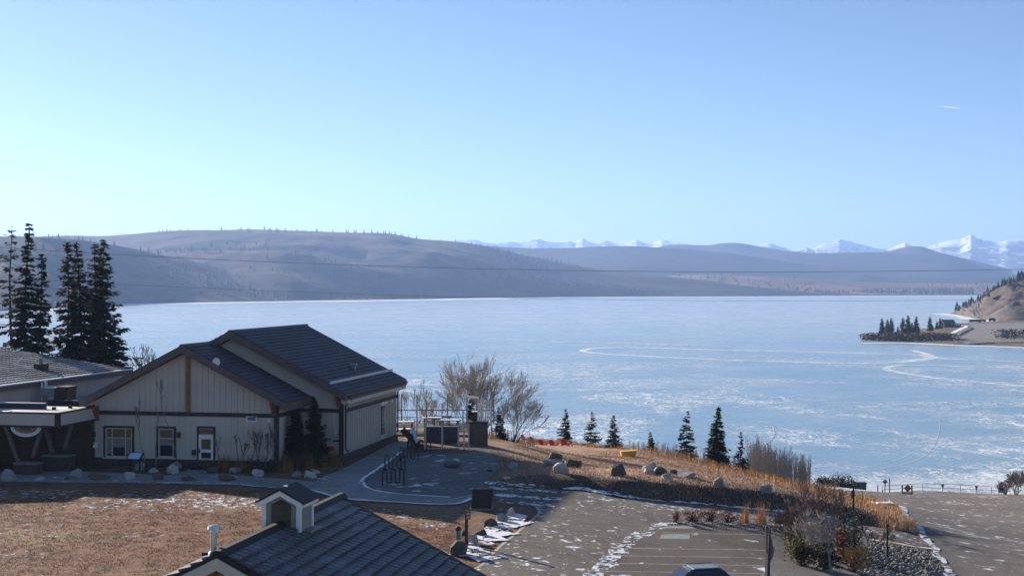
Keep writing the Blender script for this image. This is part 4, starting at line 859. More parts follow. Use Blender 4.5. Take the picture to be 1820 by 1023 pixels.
def bare_mesh(h, seed, stems=1, fan=(.25, .7), spread=.5, depth=6, twig=.012, r0=None, up=.25, ratio=.74, split=(2, 3), lean=(0, 0), first=.28):
    r = random.Random(seed); trunk = MB(); crown = MB(); r0 = r0 or h * .018
    def grow(p, d, L, rd, lev):
        pts = [p]; rr = [rd]; dd = Vector(d)
        k = 3 if lev < 3 else 2
        for i in range(k):
            dd = (dd + Vector((r.gauss(0, .13), r.gauss(0, .13), r.gauss(up * .25, .1)))).normalized(); p = p + dd * L / k; pts.append(p); rr.append(max(twig * .6, rd * (1 - .3 * (i + 1) / k)))
        (trunk if lev == 0 else crown).tube(pts, rr, 6 if lev == 0 else 4 if lev < 3 else 3, False)
        if lev >= depth: return
        for c in range(r.randint(*split)):
            ax = Vector((r.gauss(0, 1), r.gauss(0, 1), r.gauss(0, .6))); ax = (ax - ax.dot(dd) * dd)
            if ax.length < .01: continue
            nd = (dd + ax.normalized() * spread * r.uniform(.6, 1.4) + Vector((0, 0, up * .4))).normalized()
            grow(pts[-1] if c < 2 else pts[-2], nd, L * ratio * r.uniform(.75, 1.15), max(twig, rr[-1] * r.uniform(.62, .8)), lev + 1)
        if lev >= 2 and r.random() < .5: grow(pts[1], (dd + Vector((r.gauss(0, .7), r.gauss(0, .7), .2))).normalized(), L * ratio * .6, max(twig, rr[1] * .5), min(depth, lev + 2))
    for s in range(stems):
        th = 6.283 * s / stems + r.random(); q = .0 if stems == 1 else r.uniform(*fan)
        grow(Vector((math.cos(th) * .12 * (stems > 1), math.sin(th) * .12 * (stems > 1), -.1)), Vector((math.cos(th) * q + lean[0], math.sin(th) * q + lean[1], 1)).normalized(), h * first * r.uniform(.85, 1.1), r0 * r.uniform(.7, 1), 0)
    return trunk, crown
def bare_tree(name, loc, h, seed, label, cat='bare tree', group=None, mt=None, mc=None, **kw):
    o = empty(name, loc, 0, label, cat, group); t, c = bare_mesh(h, seed, **kw); t.build('trunk', mt or M_twig, o); c.build('branches', mc or M_twig, o); return o
def blades(pts, hh, wd_, lean=.5, z=None):
    """grass: a slim triangle per point, numpy"""
    n_ = len(pts); th = RNG.random(n_) * 6.283; h = hh * (0.5 + RNG.random(n_)); a = RNG.random(n_) * 6.283; l = h * lean * RNG.random(n_)
    b0 = pts - np.column_stack([np.cos(th), np.sin(th), np.zeros(n_)]) * wd_ / 2; b1 = 2 * pts - b0; b0[:, 2] -= .03; b1[:, 2] -= .03
    tp = pts + np.column_stack([np.cos(a) * l, np.sin(a) * l, h])
    return np.stack([b0, b1, tp], 1).reshape(-1, 3), np.arange(3 * n_).reshape(n_, 3)
def Harr(x, y):
    i = np.clip((x - GX0) / GS, 0, len(gx) - 1.001); j = np.clip((y - GY0) / GS, 0, len(gy) - 1.001); i0 = i.astype(int); j0 = j.astype(int); a = i - i0; b = j - j0
    return ZG[j0, i0] * (1 - a) * (1 - b) + ZG[j0, i0 + 1] * a * (1 - b) + ZG[j0 + 1, i0] * (1 - a) * b + ZG[j0 + 1, i0 + 1] * a * b
def scatter(poly, n_, clump=0., excl=()):
    xs = [p[0] for p in poly]; ys = [p[1] for p in poly]; out = np.zeros((0, 2))
    while len(out) < n_:
        q = np.column_stack([RNG.uniform(min(xs), max(xs), n_ * 2), RNG.uniform(min(ys), max(ys), n_ * 2)]); k = inside(poly, q[:, 0], q[:, 1])
        for e in excl: k &= ~inside(e, q[:, 0], q[:, 1])
        if clump: k &= vnoise(q[:, 0] * clump, q[:, 1] * clump, 3) * .65 + vnoise(q[:, 0] * clump * 3.1, q[:, 1] * clump * 3.1, 8) * .35 > RNG.uniform(.25, .65, len(q))
        out = np.concatenate([out, q[k]])
    out = out[:n_]; return np.column_stack([out, Harr(out[:, 0], out[:, 1])])
def grassfield(name, poly, n_, hh, wd_, m, lean=.5, clump=0., excl=()):
    V, T = blades(scatter(poly, n_, clump, excl), hh, wd_, lean); return tag(link(name, np_mesh(name, V, T, 3), m), kind='stuff')

# tall spruces behind the left wing
for i, (u, vt, Y, wd_, lb, kw) in enumerate((
    (22, 402, 121, 6.2, 'sparse tall spruce with bare feathery top at the left edge', dict(levels=46, gap=.3, sprays=6, droop=.05, shape=.7)),
    (48, 397, 120, 4.0, 'tallest spruce, a slim spire in the left clump', dict(levels=80, shape=.75)),
    (70, 452, 119, 4.4, 'shorter bushy spruce on the right side of the left clump', dict(levels=66, shape=.8)),
    (118, 428, 122, 5.0, 'spruce with a blunt top, left of the second clump', dict(levels=74, shape=.6)),
    (140, 430, 123.5, 4.8, 'spruce in the middle of the second clump behind the roof', dict(levels=74, shape=.68)),
    (173, 434, 124, 4.6, 'spruce with a broken twin top next to the tall right one', dict(levels=66, shape=.62)),
    (187, 426, 121, 6.6, 'broad ragged spruce on the right of the second clump', dict(levels=80, per=7, shape=.66)))):
    p = GY(u, Y); h = CZ - (vt - HV) / F * Y - p.z
    spruce('spruce_tree', p, h, wd_, 20 + i, lb, 'tall spruces behind the left wing', size=.68, **kw)
# young spruces on the hill crest and by the lodge
for i, (u, vb, vt, Y, wpx, lb) in enumerate((
    (1005, 786, 727, 178, 36, 'young spruce on the crest behind the red chairs'), (1050, 791, 731, 172, 40, 'open branched young spruce, second from the red chairs'),
    (1091, 798, 737, 160, 40, 'young spruce just left of the yellow tub'), (1157, 806, 768, 152, 30, 'smallest spruce on the crest, right of the yellow tub'),
    (1219, 814, 730, 150, 38, 'spruce with a crooked top beside the tallest crest spruce'), (1276, 822, 723, 146, 50, 'tallest and fullest spruce on the hill crest'),
    (1317, 830, 767, 143, 36, 'spruce at the right end of the crest row, before the thicket'), (837, 775, 692, 124, 24, 'narrow dark spruce inside the big bare tree'), (887, 775, 722, 122, 30, 'low dark spruce under the right side of the big bare tree'))):
    p = GY(u, Y); p2 = at_y(u, vb, Y); h = (CZ - (vt - HV) / F * Y) - p.z
    spruce('young_spruce', p, h, wpx / F * Y * 1.1, 60 + i, lb, 'young spruces along the crest', M_spruce2 if i % 3 != 1 else M_spruce, levels=(30, 22, 34, 26, 24, 40, 30, 30, 26)[i], per=(7, 6, 8, 9, 6, 8, 6, 7, 8)[i], sprays=6, size=(.5, .55, .42, .6, .5, .46, .44, .5, .5)[i] * h / 5, droop=(.12, -.02, .2, .05, .08, .16, .22, .1, .15)[i], shape=(1., .8, .9, 1.1, .72, .95, 1.15, .9, 1.)[i], gap=(.1, .3, .08, .05, .28, .05, .18, .1, .1)[i], lean=(0, .02, 0, -.01, .045, 0, -.02, 0, 0)[i])
for i, (u, vt, b, wd_, lb) in enumerate(((525, 716, 1.6, 1.9, 'bushy dark spruce in the inner corner of the lodge'), (559, 704, 2.2, 2.5, 'pointed dark spruce in front of the right lodge wall'))):
    a, z = LF(u, vt, b); spruce('spruce_tree', LW(a, b, 0), z, wd_, 80 + i, lb, 'spruces by the lodge wall', levels=70, per=9, sprays=6, size=.34, droop=.02, shape=.8)
# bare trees
p = GY(848, 124); bare_tree('bare_tree', p, 8.2, 5, 'large spreading bare tree behind the stone chimney', mt=M_bark, mc=M_palet, stems=8, fan=(.1, 1.15), spread=.34, depth=7, twig=.011, r0=.11, up=.16, first=.24, ratio=.80)
p = GY(908, 121); bare_tree('bare_tree', p, 5.4, 8, 'leaning bare tree at the right of the large one', mt=M_bark, mc=M_palet, stems=5, fan=(.1, .8), spread=.34, depth=6, twig=.011, r0=.08, up=.12, lean=(.18, 0), first=.25, ratio=.80)
p = GY(778, 126); bare_tree('bare_tree', p, 4.4, 12, 'low bare tree leaning left behind the deck tables', mt=M_bark, mc=M_palet, stems=5, fan=(.1, .8), spread=.34, depth=6, twig=.011, r0=.07, up=.1, lean=(-.35, 0), first=.25, ratio=.80)
p = GY(738, 122); bare_tree('bare_tree', p, 4.8, 14, 'slim pale bare tree by the far corner of the lodge', mc=M_palet, stems=2, spread=.3, depth=6, twig=.011, r0=.06, up=.3, first=.26, ratio=.78)
p = GY(262, 140); bare_tree('bare_tree', p, CZ - (606 - HV) / F * 140 - p.z, 15, 'bare tree showing above the left gable slope', stems=3, spread=.4, depth=6, twig=.022, r0=.1, up=.35)
p = GY(300, 138); bare_tree('bare_tree', p, (CZ - (628 - HV) / F * 138 - p.z) * .9, 16, 'small bare treetop peeking over the lodge gable', stems=2, spread=.4, depth=5, twig=.022, r0=.07, up=.3)
p = GY(232, 132); bare_tree('bare_shrub', p, (CZ - (640 - HV) / F * 132 - p.z), 17, 'bare brown shrub between the spruces and the gable', 'shrub', stems=6, spread=.45, depth=5, twig=.02, r0=.06, up=.25)
p = GY(12, 116); bare_tree('bare_tree', p, (CZ - (588 - HV) / F * 116 - p.z), 18, 'crooked pale bare tree at the left edge behind the roof', mt=M_palebark, mc=M_palebark, stems=1, spread=.5, depth=4, twig=.03, r0=.1, up=.3)
for i, (u, vt, b, sp, dp_, lb) in enumerate(((257, 690, -1.6, .25, 5, 'tall thin sapling left of the two-pane window'), (277, 715, -1.9, .22, 4, 'short thin sapling between the two lodge windows'), (312, 655, -1.4, .22, 5, 'tallest thin sapling at the right edge of the narrow window'),
    (392, 765, -1.2, .3, 4, 'small sapling just right of the white door'), (436, 748, -1.4, .35, 5, 'forked sapling under the violet wall sign'), (469, 742, -1.3, .3, 5, 'spreading sapling left of the dark corner board'))):
    a, z = LF(u, vt, b); bare_tree('sapling', LW(a, b, 0), z * 1.0, 30 + i, lb, 'sapling', 'bare saplings along the lodge front', M_sap, M_sap, stems=1 if i < 4 else 3, spread=sp, depth=dp_, twig=.02, r0=.06, up=.6, split=(1, 3), first=.34 if i < 3 else .3)
# aspen thicket below the crest
def thicket(name, poly, n_, h, m, label, seed, kind='stuff', cat='thicket'):
    pts = scatter(poly, n_); r = random.Random(seed); mb = MB()
    for p in pts:
        p = Vector(p); hh = h * r.uniform(.6, 1.1); d = Vector((r.gauss(0, .07), r.gauss(0, .07), 1)); q = p + d * hh
        mb.tube([p, p + d * hh * .5, q], [.03, .022, .008], 3, False)
        for k in range(16):
            f = r.uniform(.15, .95); s = p + d * hh * f; th = r.random() * 6.28; L = hh * r.uniform(.10, .24) * (1.2 - f * .6); e = s + Vector((math.cos(th) * L * .45, math.sin(th) * L * .45, L)); mb.tube([s, e], [.013, .006], 3, False)
    return tag(mb.build(name, m), label, cat, None, kind)
thicket('aspen_thicket', [GY(1325, 150)[:], GY(1345, 142)[:], GY(1400, 148)[:], GY(1436, 156)[:], GY(1440, 168)[:], GY(1340, 172)[:]], 560, 4.0, M_palet, None, 3, cat=None)
thicket('willow_thicket', [GY(1090, 178)[:], GY(1190, 160)[:], GY(1330, 150)[:], GY(1335, 160)[:], GY(1190, 172)[:], GY(1090, 190)[:]], 420, 2.0, M_palet, None, 4, cat=None)
thicket('lakeside_brush', [GY(700, 118)[:], GY(840, 120)[:], GY(960, 122)[:], GY(950, 130)[:], GY(700, 130)[:]], 200, 1.4, M_palet, None, 5, cat=None)
for i, (u, Y, h, lb) in enumerate(((1806, 200, 3.6, 'rounded brown willow bush at the right edge beside the gate'), (1786, 203, 2.3, 'lower part of the willow scrub touching the gate post'), (1836, 196, 3.8, 'brown willow bush cut by the right edge of the picture'))):
    bare_tree('willow_bush', GY(u, Y), h, 40 + i, lb, 'bush', 'willow bushes by the gate', M_twig, M_twig, stems=11, spread=.5, depth=5, twig=.022, r0=.05, up=.1, first=.34)
# foreground shrubs, bottom right
p = GY(1468, 69); bare_tree('bare_shrub', p, 4.4, 50, 'big mauve twiggy shrub at the bottom right', 'shrub', None, M_twigmauve, M_twigmauve, stems=6, fan=(.1, .75), spread=.38, depth=6, twig=.012, r0=.04, up=.25, first=.25, ratio=.78)
p = GY(1425, 70); bare_tree('bare_shrub', p, 2.8, 51, 'mauve twiggy shrub overhanging the gravel bed', 'shrub', None, M_twigmauve, M_twig, stems=7, fan=(.1, .7), spread=.4, depth=6, twig=.011, r0=.035, up=.2, lean=(-.2, 0), first=.26, ratio=.78)
p = GY(1448, 67); bare_tree('bare_shrub', p, 2.7, 54, 'tan twiggy shrub between the juniper and the pale tree', 'shrub', None, M_palet, M_palet, stems=5, fan=(.15, .8), spread=.42, depth=6, twig=.010, r0=.03, up=.2, first=.26, ratio=.78)
p = GY(1480, 65); bare_tree('bare_tree', p, 2.1, 52, 'small pale barked tree with forked trunk among the shrubs', 'bare tree', None, M_palebark, M_palebark, stems=1, spread=.6, depth=4, twig=.016, r0=.09, up=.25, first=.3)
p = GY(1545, 77); bare_tree('bare_shrub', p, 1.5, 53, 'thin bare shrub beside the cobble bed', 'shrub', None, M_twigdark, M_twigdark, stems=5, spread=.5, depth=5, twig=.012, r0=.03, up=.15, lean=(.2, 0), first=.34)
p = GY(1492, 75); spruce('young_spruce', p, CZ - (876 - HV) / F * 75 - p.z, 1.6, 90, 'pale green spruce sapling rising out of the mauve shrubs', None, M_juniper, levels=28, per=6, sprays=5, size=.22, droop=-.1, shape=.9, gap=.2)
def leafbush(name, loc, sx, sy, sz, n_, size, m, seed, label, cat='shrub', group=None, upright=.4):
    r = random.Random(seed); V = []; Fc = []; tw = MB()
    cl = [(Vector((r.gauss(0, .38) * sx, r.gauss(0, .38) * sy, sz * r.uniform(.2, .95))), r.uniform(.18, .4)) for _ in range(14)]
    for c_, _ in cl: tw.tube([(c_.x * .15, c_.y * .15, 0), tuple(c_ * .6), tuple(c_)], [.03, .02, .008], 4, False)
    for i in range(n_):
        c_, s_ = cl[i % len(cl)]; p = c_ + Vector((r.gauss(0, s_ * sx), r.gauss(0, s_ * sy), r.gauss(0, s_ * sz * .6)))
        if p.z < .02: p.z = r.uniform(.02, .2) * sz
        dr = Vector((r.gauss(0, 1), r.gauss(0, 1), r.gauss(upright, .6))).normalized(); q = dr.cross(Vector((r.gauss(0, 1), r.gauss(0, 1), 1))).normalized() * size * .28; L = size * r.uniform(.6, 1.3)
        k = len(V); V += [p - q * .5, p + dr * L * .5 - q, p + dr * L, p + dr * L * .5 + q]; Fc.append((k, k + 1, k + 2, k + 3))
    o = empty(name, loc, 0, label, cat, group); tw.build('stems', M_twigdark, o); link('foliage', np_mesh('foliage', [tuple(v) for v in V], Fc, 4), m, o); return o
leafbush('juniper_shrub', GY(1408, 70), .45, .4, 1.7, 900, .17, M_juniper, 60, 'olive yellow juniper at the left of the corner shrubs', upright=.6)
leafbush('juniper_shrub', GY(1425, 66), .7, .6, 1.2, 1300, .17, M_juniper, 61, 'low olive juniper in front of the mauve shrubs', upright=.5)
leafbush('evergreen_shrub', GY(1514, 73), .62, .6, 1.9, 1200, .13, M_darkgreen, 62, 'dark green evergreen shrub on the right of the mauve twigs', upright=.2)
leafbush('orange_shrub', GY(1496, 70), .36, .36, 1.5, 420, .20, M_orange, 63, 'bright orange leaved shrub in the middle of the corner planting', upright=.6)
leafbush('tan_shrub', GY(1515, 67), .7, .6, 1.1, 900, .17, M_grass, 64, 'low tan and olive shrub under the orange one', upright=.5)
leafbush('dark_shrub', GY(1470, 66), .8, .6, 1.0, 500, .22, M_darkgreen, 65, 'low dark evergreen at the foot of the pale tree', upright=.2)
# planting strip at the head of the stalls
for i, (u, v, sx, h, mm, lb) in enumerate(((1200, 929, .22, .55, M_orange, 'small rust red plant at the left end of the stall planting strip'), (1229, 928, .45, .55, M_twigred, 'low red shrub beside the rust plant'), (1262, 927, .7, .72, M_twigred, 'taller red shrub in the middle of the planting strip'),
    (1293, 928, .7, .66, M_twigred, 'red shrub at the right of the taller one'))):
    leafbush('red_shrub', G(u, v), sx, .35, h, 650, .09, mm, 70 + i, lb, group='red shrubs at the head of the stalls')
def grassclump(loc, h, sp, n_, m, label, name='grass_clump', group=None, seed=0):
    pts = np.column_stack([RNG.normal(0, sp, n_), RNG.normal(0, sp, n_), np.zeros(n_)]); V, T = blades(pts, h, .03, .28); o = link(name, np_mesh(name, V, T, 3), m); o.location = loc; return tag(o, label, 'grass clump', group)
grassclump(G(1325, 930), .95, .13, 90, M_grass, 'left of two tall straw grasses by the stalls', group='straw grasses'); grassclump(G(1352, 931), 1.0, .16, 120, M_grass, 'right of two tall straw grasses by the stalls', group='straw grasses')
leafbush('dark_shrub', G(1388, 931), .95, .4, .45, 500, .14, M_twigdark, 75, 'flat brown shrub with snow at its foot beside the kerb end')
for i, (u, b, h, lb) in enumerate(((400, -1.2, .9, 'rust grass right of the white door'), (431, -1.4, .9, 'rust grass below the forked sapling'), (508, -.9, 1.0, 'rust grass at the dark front corner of the lodge'), (545, .5, 1.0, 'rust grass in front of the pointed spruce'), (590, 2.6, 1.0, 'rust grass against the right end of the wall'), (574, 2.0, .8, 'rust grass right of the pointed spruce'))):
    a, _ = LF(u, 830, b); grassclump(LW(a, b, -.02), h, .3, 260, M_tuft, lb, group='rust grasses along the lodge')
for i, (u, b, lb) in enumerate(((462, -1.5, 'low dark shrub under the spreading sapling'), (486, -1.2, 'low dark shrub at the front corner'), (535, 0.2, 'dark shrub at the foot of the two wall spruces'))):
    a, _ = LF(u, 830, b); leafbush('dark_shrub', LW(a, b, 0), .55, .45, .8, 420, .16, M_twigdark, 76 + i, lb, group='dark shrubs along the lodge')
# grasses
grassfield('tall_grass', P_tall, 26000, .55, .05, M_grass, .5, .18)
P_hill = gpoly([(880, 800), (1000, 800), (1150, 805), (1280, 835), (1400, 860), (1500, 890), (1560, 915), (1590, 941), (1500, 923), (1400, 909), (1250, 893), (1100, 880), (1040, 868), (890, 858)])
grassfield('hill_grass', P_hill, 26000, .14, .05, M_grass2, .8, .3)
grassfield('crest_grass', [GY(870, 109)[:], GY(960, 165)[:], GY(1080, 165)[:], GY(1080, 185)[:], GY(940, 190)[:], GY(860, 120)[:]], 6000, .45, .06, M_grass, .5, .15)
P_lawn = gpoly([(-60, 872), (440, 872), (600, 895), (830, 930), (850, 1010), (800, 1040), (-80, 1040)])
grassfield('lawn_grass', P_lawn, 60000, .05, .035, M_lawn, 1.1, 2.2)
grassfield('verge_grass', gpoly([(1560, 900), (1596, 900), (1632, 950), (1612, 944), (1590, 943), (1560, 936)]), 5000, .3, .05, M_grass2, .7, .3)

# ------------------------------------------------------------------ boulders
def rock_mesh(seed, sub=3, flatz=.75, blocky=.4):
    r = random.Random(seed); bm = bmesh.new(); bmesh.ops.create_icosphere(bm, subdivisions=sub, radius=.5)
    planes = [(Vector((r.gauss(0, 1), r.gauss(0, 1), r.gauss(.1, .8))).normalized(), r.uniform(.25, .42)) for _ in range(12)]
    off = r.random() * 50
    for v in bm.verts:
        for nrm, d in planes:
            e = v.co.dot(nrm) - d
            if e > 0: v.co -= nrm * e * (.6 + blocky)
        n3 = v.co * 3.1 + Vector((off, off, off)); v.co *= 1 + .06 * math.sin(n3.x * 2.1 + n3.y) + .05 * math.sin(n3.y * 2.7 + n3.z * 1.3) + .03 * math.sin(n3.x * 9 + n3.z * 7)
        v.co.z *= flatz
    me = bpy.data.meshes.new('boulder'); bm.to_mesh(me); bm.free(); return me
GRP = {'path': 'boulders along the footpath', 'wall': 'boulders by the lodge wall', 'hill': 'boulders on the hill', 'lot': 'boulders along the parking edge'}
for i, (u, v, wpx, hpx, mk, g, lb) in enumerate((
    (12, 855, 27, 20, 'grey', 'path', 'rounded grey boulder at the left edge of the footpath'), (135, 851, 24, 20, 'grey', 'path', 'grey boulder on the path edge below the canopy corner'), (172, 853, 34, 11, 'brown', 'path', 'long flat brown rock on the path edge'),
    (228, 852, 20, 17, 'pale', 'path', 'domed pale boulder in front of the blue panel stand'), (280, 853, 23, 15, 'brown', 'path', 'cracked brown boulder below the narrow window'), (333, 855, 26, 9, 'dark', 'path', 'low dark slab on the path edge before the door'),
    (399, 855, 28, 15, 'brown', 'path', 'brown boulder on the path edge right of the door'), (117, 853, 9, 8, 'brown', 'path', 'little brown stone left of the grey boulder'), (70, 853, 16, 6, 'pale', 'path', 'flat whitish stone in front of the stone pedestal'),
    (247, 836, 19, 14, 'grey', 'wall', 'grey boulder half hidden by the blue panel stand'), (271, 839, 14, 9, 'pale', 'wall', 'small pale stone right of the blue panel stand'), (304, 841, 20, 16, 'pale', 'wall', 'big pale boulder left of the door'),
    (311, 834, 20, 14, 'grey', 'wall', 'grey boulder behind the big pale one'), (327, 830, 18, 12, 'grey', 'wall', 'grey boulder next to the white door'), (377, 841, 24, 14, 'brown', 'wall', 'brownish boulder at the right foot of the door'),
    (416, 841, 18, 10, 'grey', 'wall', 'low grey boulder with snow in front, under the sapling'), (457, 846, 19, 13, 'pale', 'wall', 'pale boulder below the dark shrubs'), (528, 847, 15, 11, 'grey', 'wall', 'left stone of the trio below the wall spruces'),
    (549, 851, 19, 17, 'pale', 'wall', 'largest pale stone of the trio below the wall spruces'), (560, 841, 14, 8, 'pale', 'wall', 'hindmost flat stone of the trio below the wall spruces'),
    (803, 830, 34, 9, 'dark', 'hill', 'flat dark ring of stone in the shaded plaza grass'), (911, 836, 20, 13, 'grey', 'hill', 'lone grey boulder in the shade below the chairs'), (870, 838, 8, 5, 'dark', 'hill', 'tiny dark stone in the shaded grass'), (901, 853, 14, 6, 'pale', 'hill', 'flat snow covered stone beside the bank'),
    (989, 818, 28, 15, 'dark', 'hill', 'large dark slab at the back of the left rock pile'), (974, 828, 16, 12, 'grey', 'hill', 'grey boulder at the left end of the left rock pile'), (992, 830, 18, 14, 'grey', 'hill', 'grey boulder in the middle of the left rock pile'), (999, 841, 25, 19, 'pale', 'hill', 'pale front boulder of the left rock pile'),
    (1011, 828, 14, 14, 'pale', 'hill', 'narrow upright pale stone of the left rock pile'), (1024, 831, 26, 17, 'dark', 'hill', 'rounded dark boulder at the right of the left rock pile'),
    (1102, 846, 33, 20, 'dark', 'hill', 'angular dark boulder standing alone on the hill'),
    (1147, 836, 14, 11, 'pale', 'hill', 'pale stone at the left end of the right rock pile'), (1160, 834, 18, 13, 'pale', 'hill', 'top pale stone of the right rock pile'), (1153, 842, 20, 10, 'grey', 'hill', 'front grey stone of the right rock pile'), (1171, 837, 16, 9, 'grey', 'hill', 'back grey stone of the right rock pile'),
    (1175, 843, 22, 11, 'dark', 'hill', 'flat dark stone at the right of the right rock pile'), (1198, 842, 18, 9, 'dark', 'hill', 'dark jagged stone between the pile and the flat slab'), (1222, 848, 34, 11, 'grey', 'hill', 'long flat slab right of the right rock pile'), (1185, 853, 21, 14, 'pale', 'hill', 'pale boulder below the right rock pile'),
    (1279, 864, 19, 15, 'grey', 'hill', 'square boulder with a dark right side on the bank'), (1362, 875, 25, 13, 'grey', 'hill', 'long grey boulder near the right end of the bank'),
    (815, 988, 34, 25, 'dark', 'lot', 'dark dome shaped boulder beside the tiled roof edge'), (838, 966, 20, 22, 'pale', 'lot', 'pale wedge shaped boulder at the foot of the trail sign'), (855, 953, 20, 14, 'dark', 'lot', 'rounded dark boulder in the snow'), (873, 936, 22, 16, 'brown', 'lot', 'brown tilted slab boulder by the parking edge'),
    (893, 928, 22, 16, 'grey', 'lot', 'grey boulder between the brown slab and the pale one'), (908, 918, 16, 16, 'pale', 'lot', 'round pale boulder nearest to the dark board'), (889, 908, 8, 6, 'grey', 'lot', 'small stone behind the round pale boulder'), (824, 951, 9, 8, 'dark', 'lot', 'small dark rock behind the trail sign'))):
    p = G(u, v); k = p.y / F; w_ = wpx * k * 1.05; h_ = hpx * k * 1.12
    o = link('boulder', rock_mesh(100 + i, 3, 1.), ROCK[mk]); o.location = p + Vector((0, w_ * .25, h_ * .30)); o.scale = (w_ * 1.25, w_ * random.uniform(.85, 1.2), h_ * 1.35); o.rotation_euler = (0, 0, random.uniform(-.3, .3))
    tag(o, lb, 'boulder', GRP[g])
# cobble bed
P_cob = gpoly([(1540, 985), (1552, 963), (1580, 967), (1625, 975), (1660, 981), (1676, 1003), (1687, 1026), (1690, 1060), (1530, 1060)])
rk = [rock_mesh(400 + i, 1, .8) for i in range(6)]; V = []; Fc = []
pts = scatter(P_cob, 2600)
for p in pts:
    me = rk[random.randrange(6)]; s = random.uniform(.10, .30) if random.random() > .06 else random.uniform(.3, .45); th = random.random() * 6.28; c_, s_ = math.cos(th) * s, math.sin(th) * s; n_ = len(V)
    V += [(p[0] + v.co.x * c_ - v.co.y * s_ * .8, p[1] + v.co.x * s_ + v.co.y * c_ * .8, p[2] + .03 + v.co.z * s * .8) for v in me.vertices]; Fc += [tuple(n_ + j for j in f.vertices) for f in me.polygons]
M_cob = rockmat('cobble', (.36, .34, .315), (.12, .11, .10)); tag(link('cobble_bed', np_mesh('cobble_bed', V, Fc, 3), M_cob), kind='stuff')
pts = scatter(gpoly([(1182, 931), (1240, 927), (1330, 931), (1360, 934), (1358, 937), (1240, 932), (1185, 935)]), 260); V = []; Fc = []
for p in pts:
    me = rk[random.randrange(6)]; s = random.uniform(.08, .2); n_ = len(V); V += [(p[0] + v.co.x * s, p[1] + v.co.y * s, p[2] + .04 + v.co.z * s * .8) for v in me.vertices]; Fc += [tuple(n_ + j for j in f.vertices) for f in me.polygons]
tag(link('planting_gravel', np_mesh('planting_gravel', V, Fc, 3), M_cob), kind='stuff')

# ------------------------------------------------------------------ street furniture and small things
def rack(u, v, wd_, hh, label, rz=0):
    p = G(u, v); o = empty('bike_rack', p, rz, label, 'bike rack', 'wave bike racks on the plaza')
    pts = []; nl = 5; s = wd_ / nl; x = -wd_ / 2; pts.append((x, 0, 0)); r = s / 2
    for k in range(nl):
        up = k % 2 == 0; zt = hh - r if up else .28
        pts.append((x, 0, zt if k == 0 or up else zt))
        for t in range(1, 6): a = math.pi * t / 6; pts.append((x + r - r * math.cos(a), 0, zt + (r * math.sin(a) if up else -r * math.sin(a))))
        x += s; pts.append((x, 0, zt))
    pts.append((x, 0, 0)); MB().tube(pts, .045, 6).build('wave_tube', M_black, o)
    for sx in (-1, 1): MB().box(sx * wd_ / 2 - .09, sx * wd_ / 2 + .09, -.09, .09, 0, .025).build('foot_plate', M_black, o)
    return o
rack(699, 862, 1.28, 1.0, 'nearest wave bike rack on the plaza'); rack(702, 836, 1.3, 1.0, 'second wave bike rack, just behind the nearest'); rack(727, 819, 1.25, .95, 'third wave bike rack, near the white snow line'); rack(748, 805, 1.4, .95, 'farthest wave bike rack beside the white frame')
def chair_at(loc, rz, label, first=None):
    if first is not None:
        o = dup(first); o.location = loc; o.rotation_euler = (0, 0, rz); o['label'] = label; return o
    o = empty('garden_chair', loc, rz, label, 'garden chair', 'red chairs facing the lake'); 
    MB().hexa([(-.28, -.2, .22), (.28, -.2, .22), (.28, .35, .34), (-.28, .35, .34), (-.28, -.2, .26), (.28, -.2, .26), (.28, .35, .38), (-.28, .35, .38)]).build('seat', M_red, o)
    bk = MB(); 
    for k in range(5):
        x = -.28 + k * .115; h = 1.0 - .05 * abs(k - 2); bk.hexa([(x, -.2, .22), (x + .1, -.2, .22), (x + .1, -.16, .22), (x, -.16, .22), (x * 1.1, -.55, h), (x * 1.1 + .11, -.55, h), (x * 1.1 + .11, -.51, h), (x * 1.1, -.51, h)])
    bk.hexa([(-.3, -.47, .7), (.3, -.47, .7), (.3, -.43, .7), (-.3, -.43, .7), (-.3, -.50, .8), (.3, -.50, .8), (.3, -.46, .8), (-.3, -.46, .8)])
    bk.build('backrest', M_red, o)
    for sx in (-1, 1):
        MB().box(sx * .36 - .07, sx * .36 + .07, -.42, .4, .52, .56).build('armrest', M_red, o); MB().box(sx * .33 - .03, sx * .33 + .03, .27, .35, 0, .52).build('leg', M_red, o); MB().beam((sx * .33, -.55, .04), (sx * .33, .3, .30), .05, .1).build('leg', M_red, o)
    return o
CH = None
for i, (u, Y, rz, lb) in enumerate(((1004, 150, -.35, 'nearest red garden chair, at the right end of the row'), (983, 155, -.5, 'red garden chair second from the near end'), (965, 160, -.6, 'middle red garden chair of the row of five'), (948, 166, -.7, 'red garden chair second from the far end'), (933, 172, -.75, 'farthest and smallest red garden chair'))):
    o = chair_at(GY(u, Y), rz, lb, CH); CH = CH or o
sd_t = empty('side_table', GY(995, 150), 0, 'small red side table left of the nearest red chair', 'side table'); MB().box(-.25, .25, -.25, .25, .42, .46).build('table_top', M_red, sd_t)
for sx in (-1, 1):
    for sy in (-1, 1): MB().box(sx * .2 - .03, sx * .2 + .03, sy * .2 - .03, sy * .2 + .03, 0, .42).build('leg', M_red, sd_t)
ft = empty('footstool', GY(1014, 149), .2, 'little red footstool right of the nearest red chair', 'footstool'); MB().box(-.2, .2, -.15, .15, .3, .36).build('stool_top', M_red, ft)
for sx in (-1, 1): MB().box(sx * .17 - .03, sx * .17 + .03, -.12, .12, 0, .3).build('leg', M_red, ft)
tb = empty('plastic_tub', GY(1117, 133), .05, 'orange yellow plastic tub lying on the hill crest', 'tub')
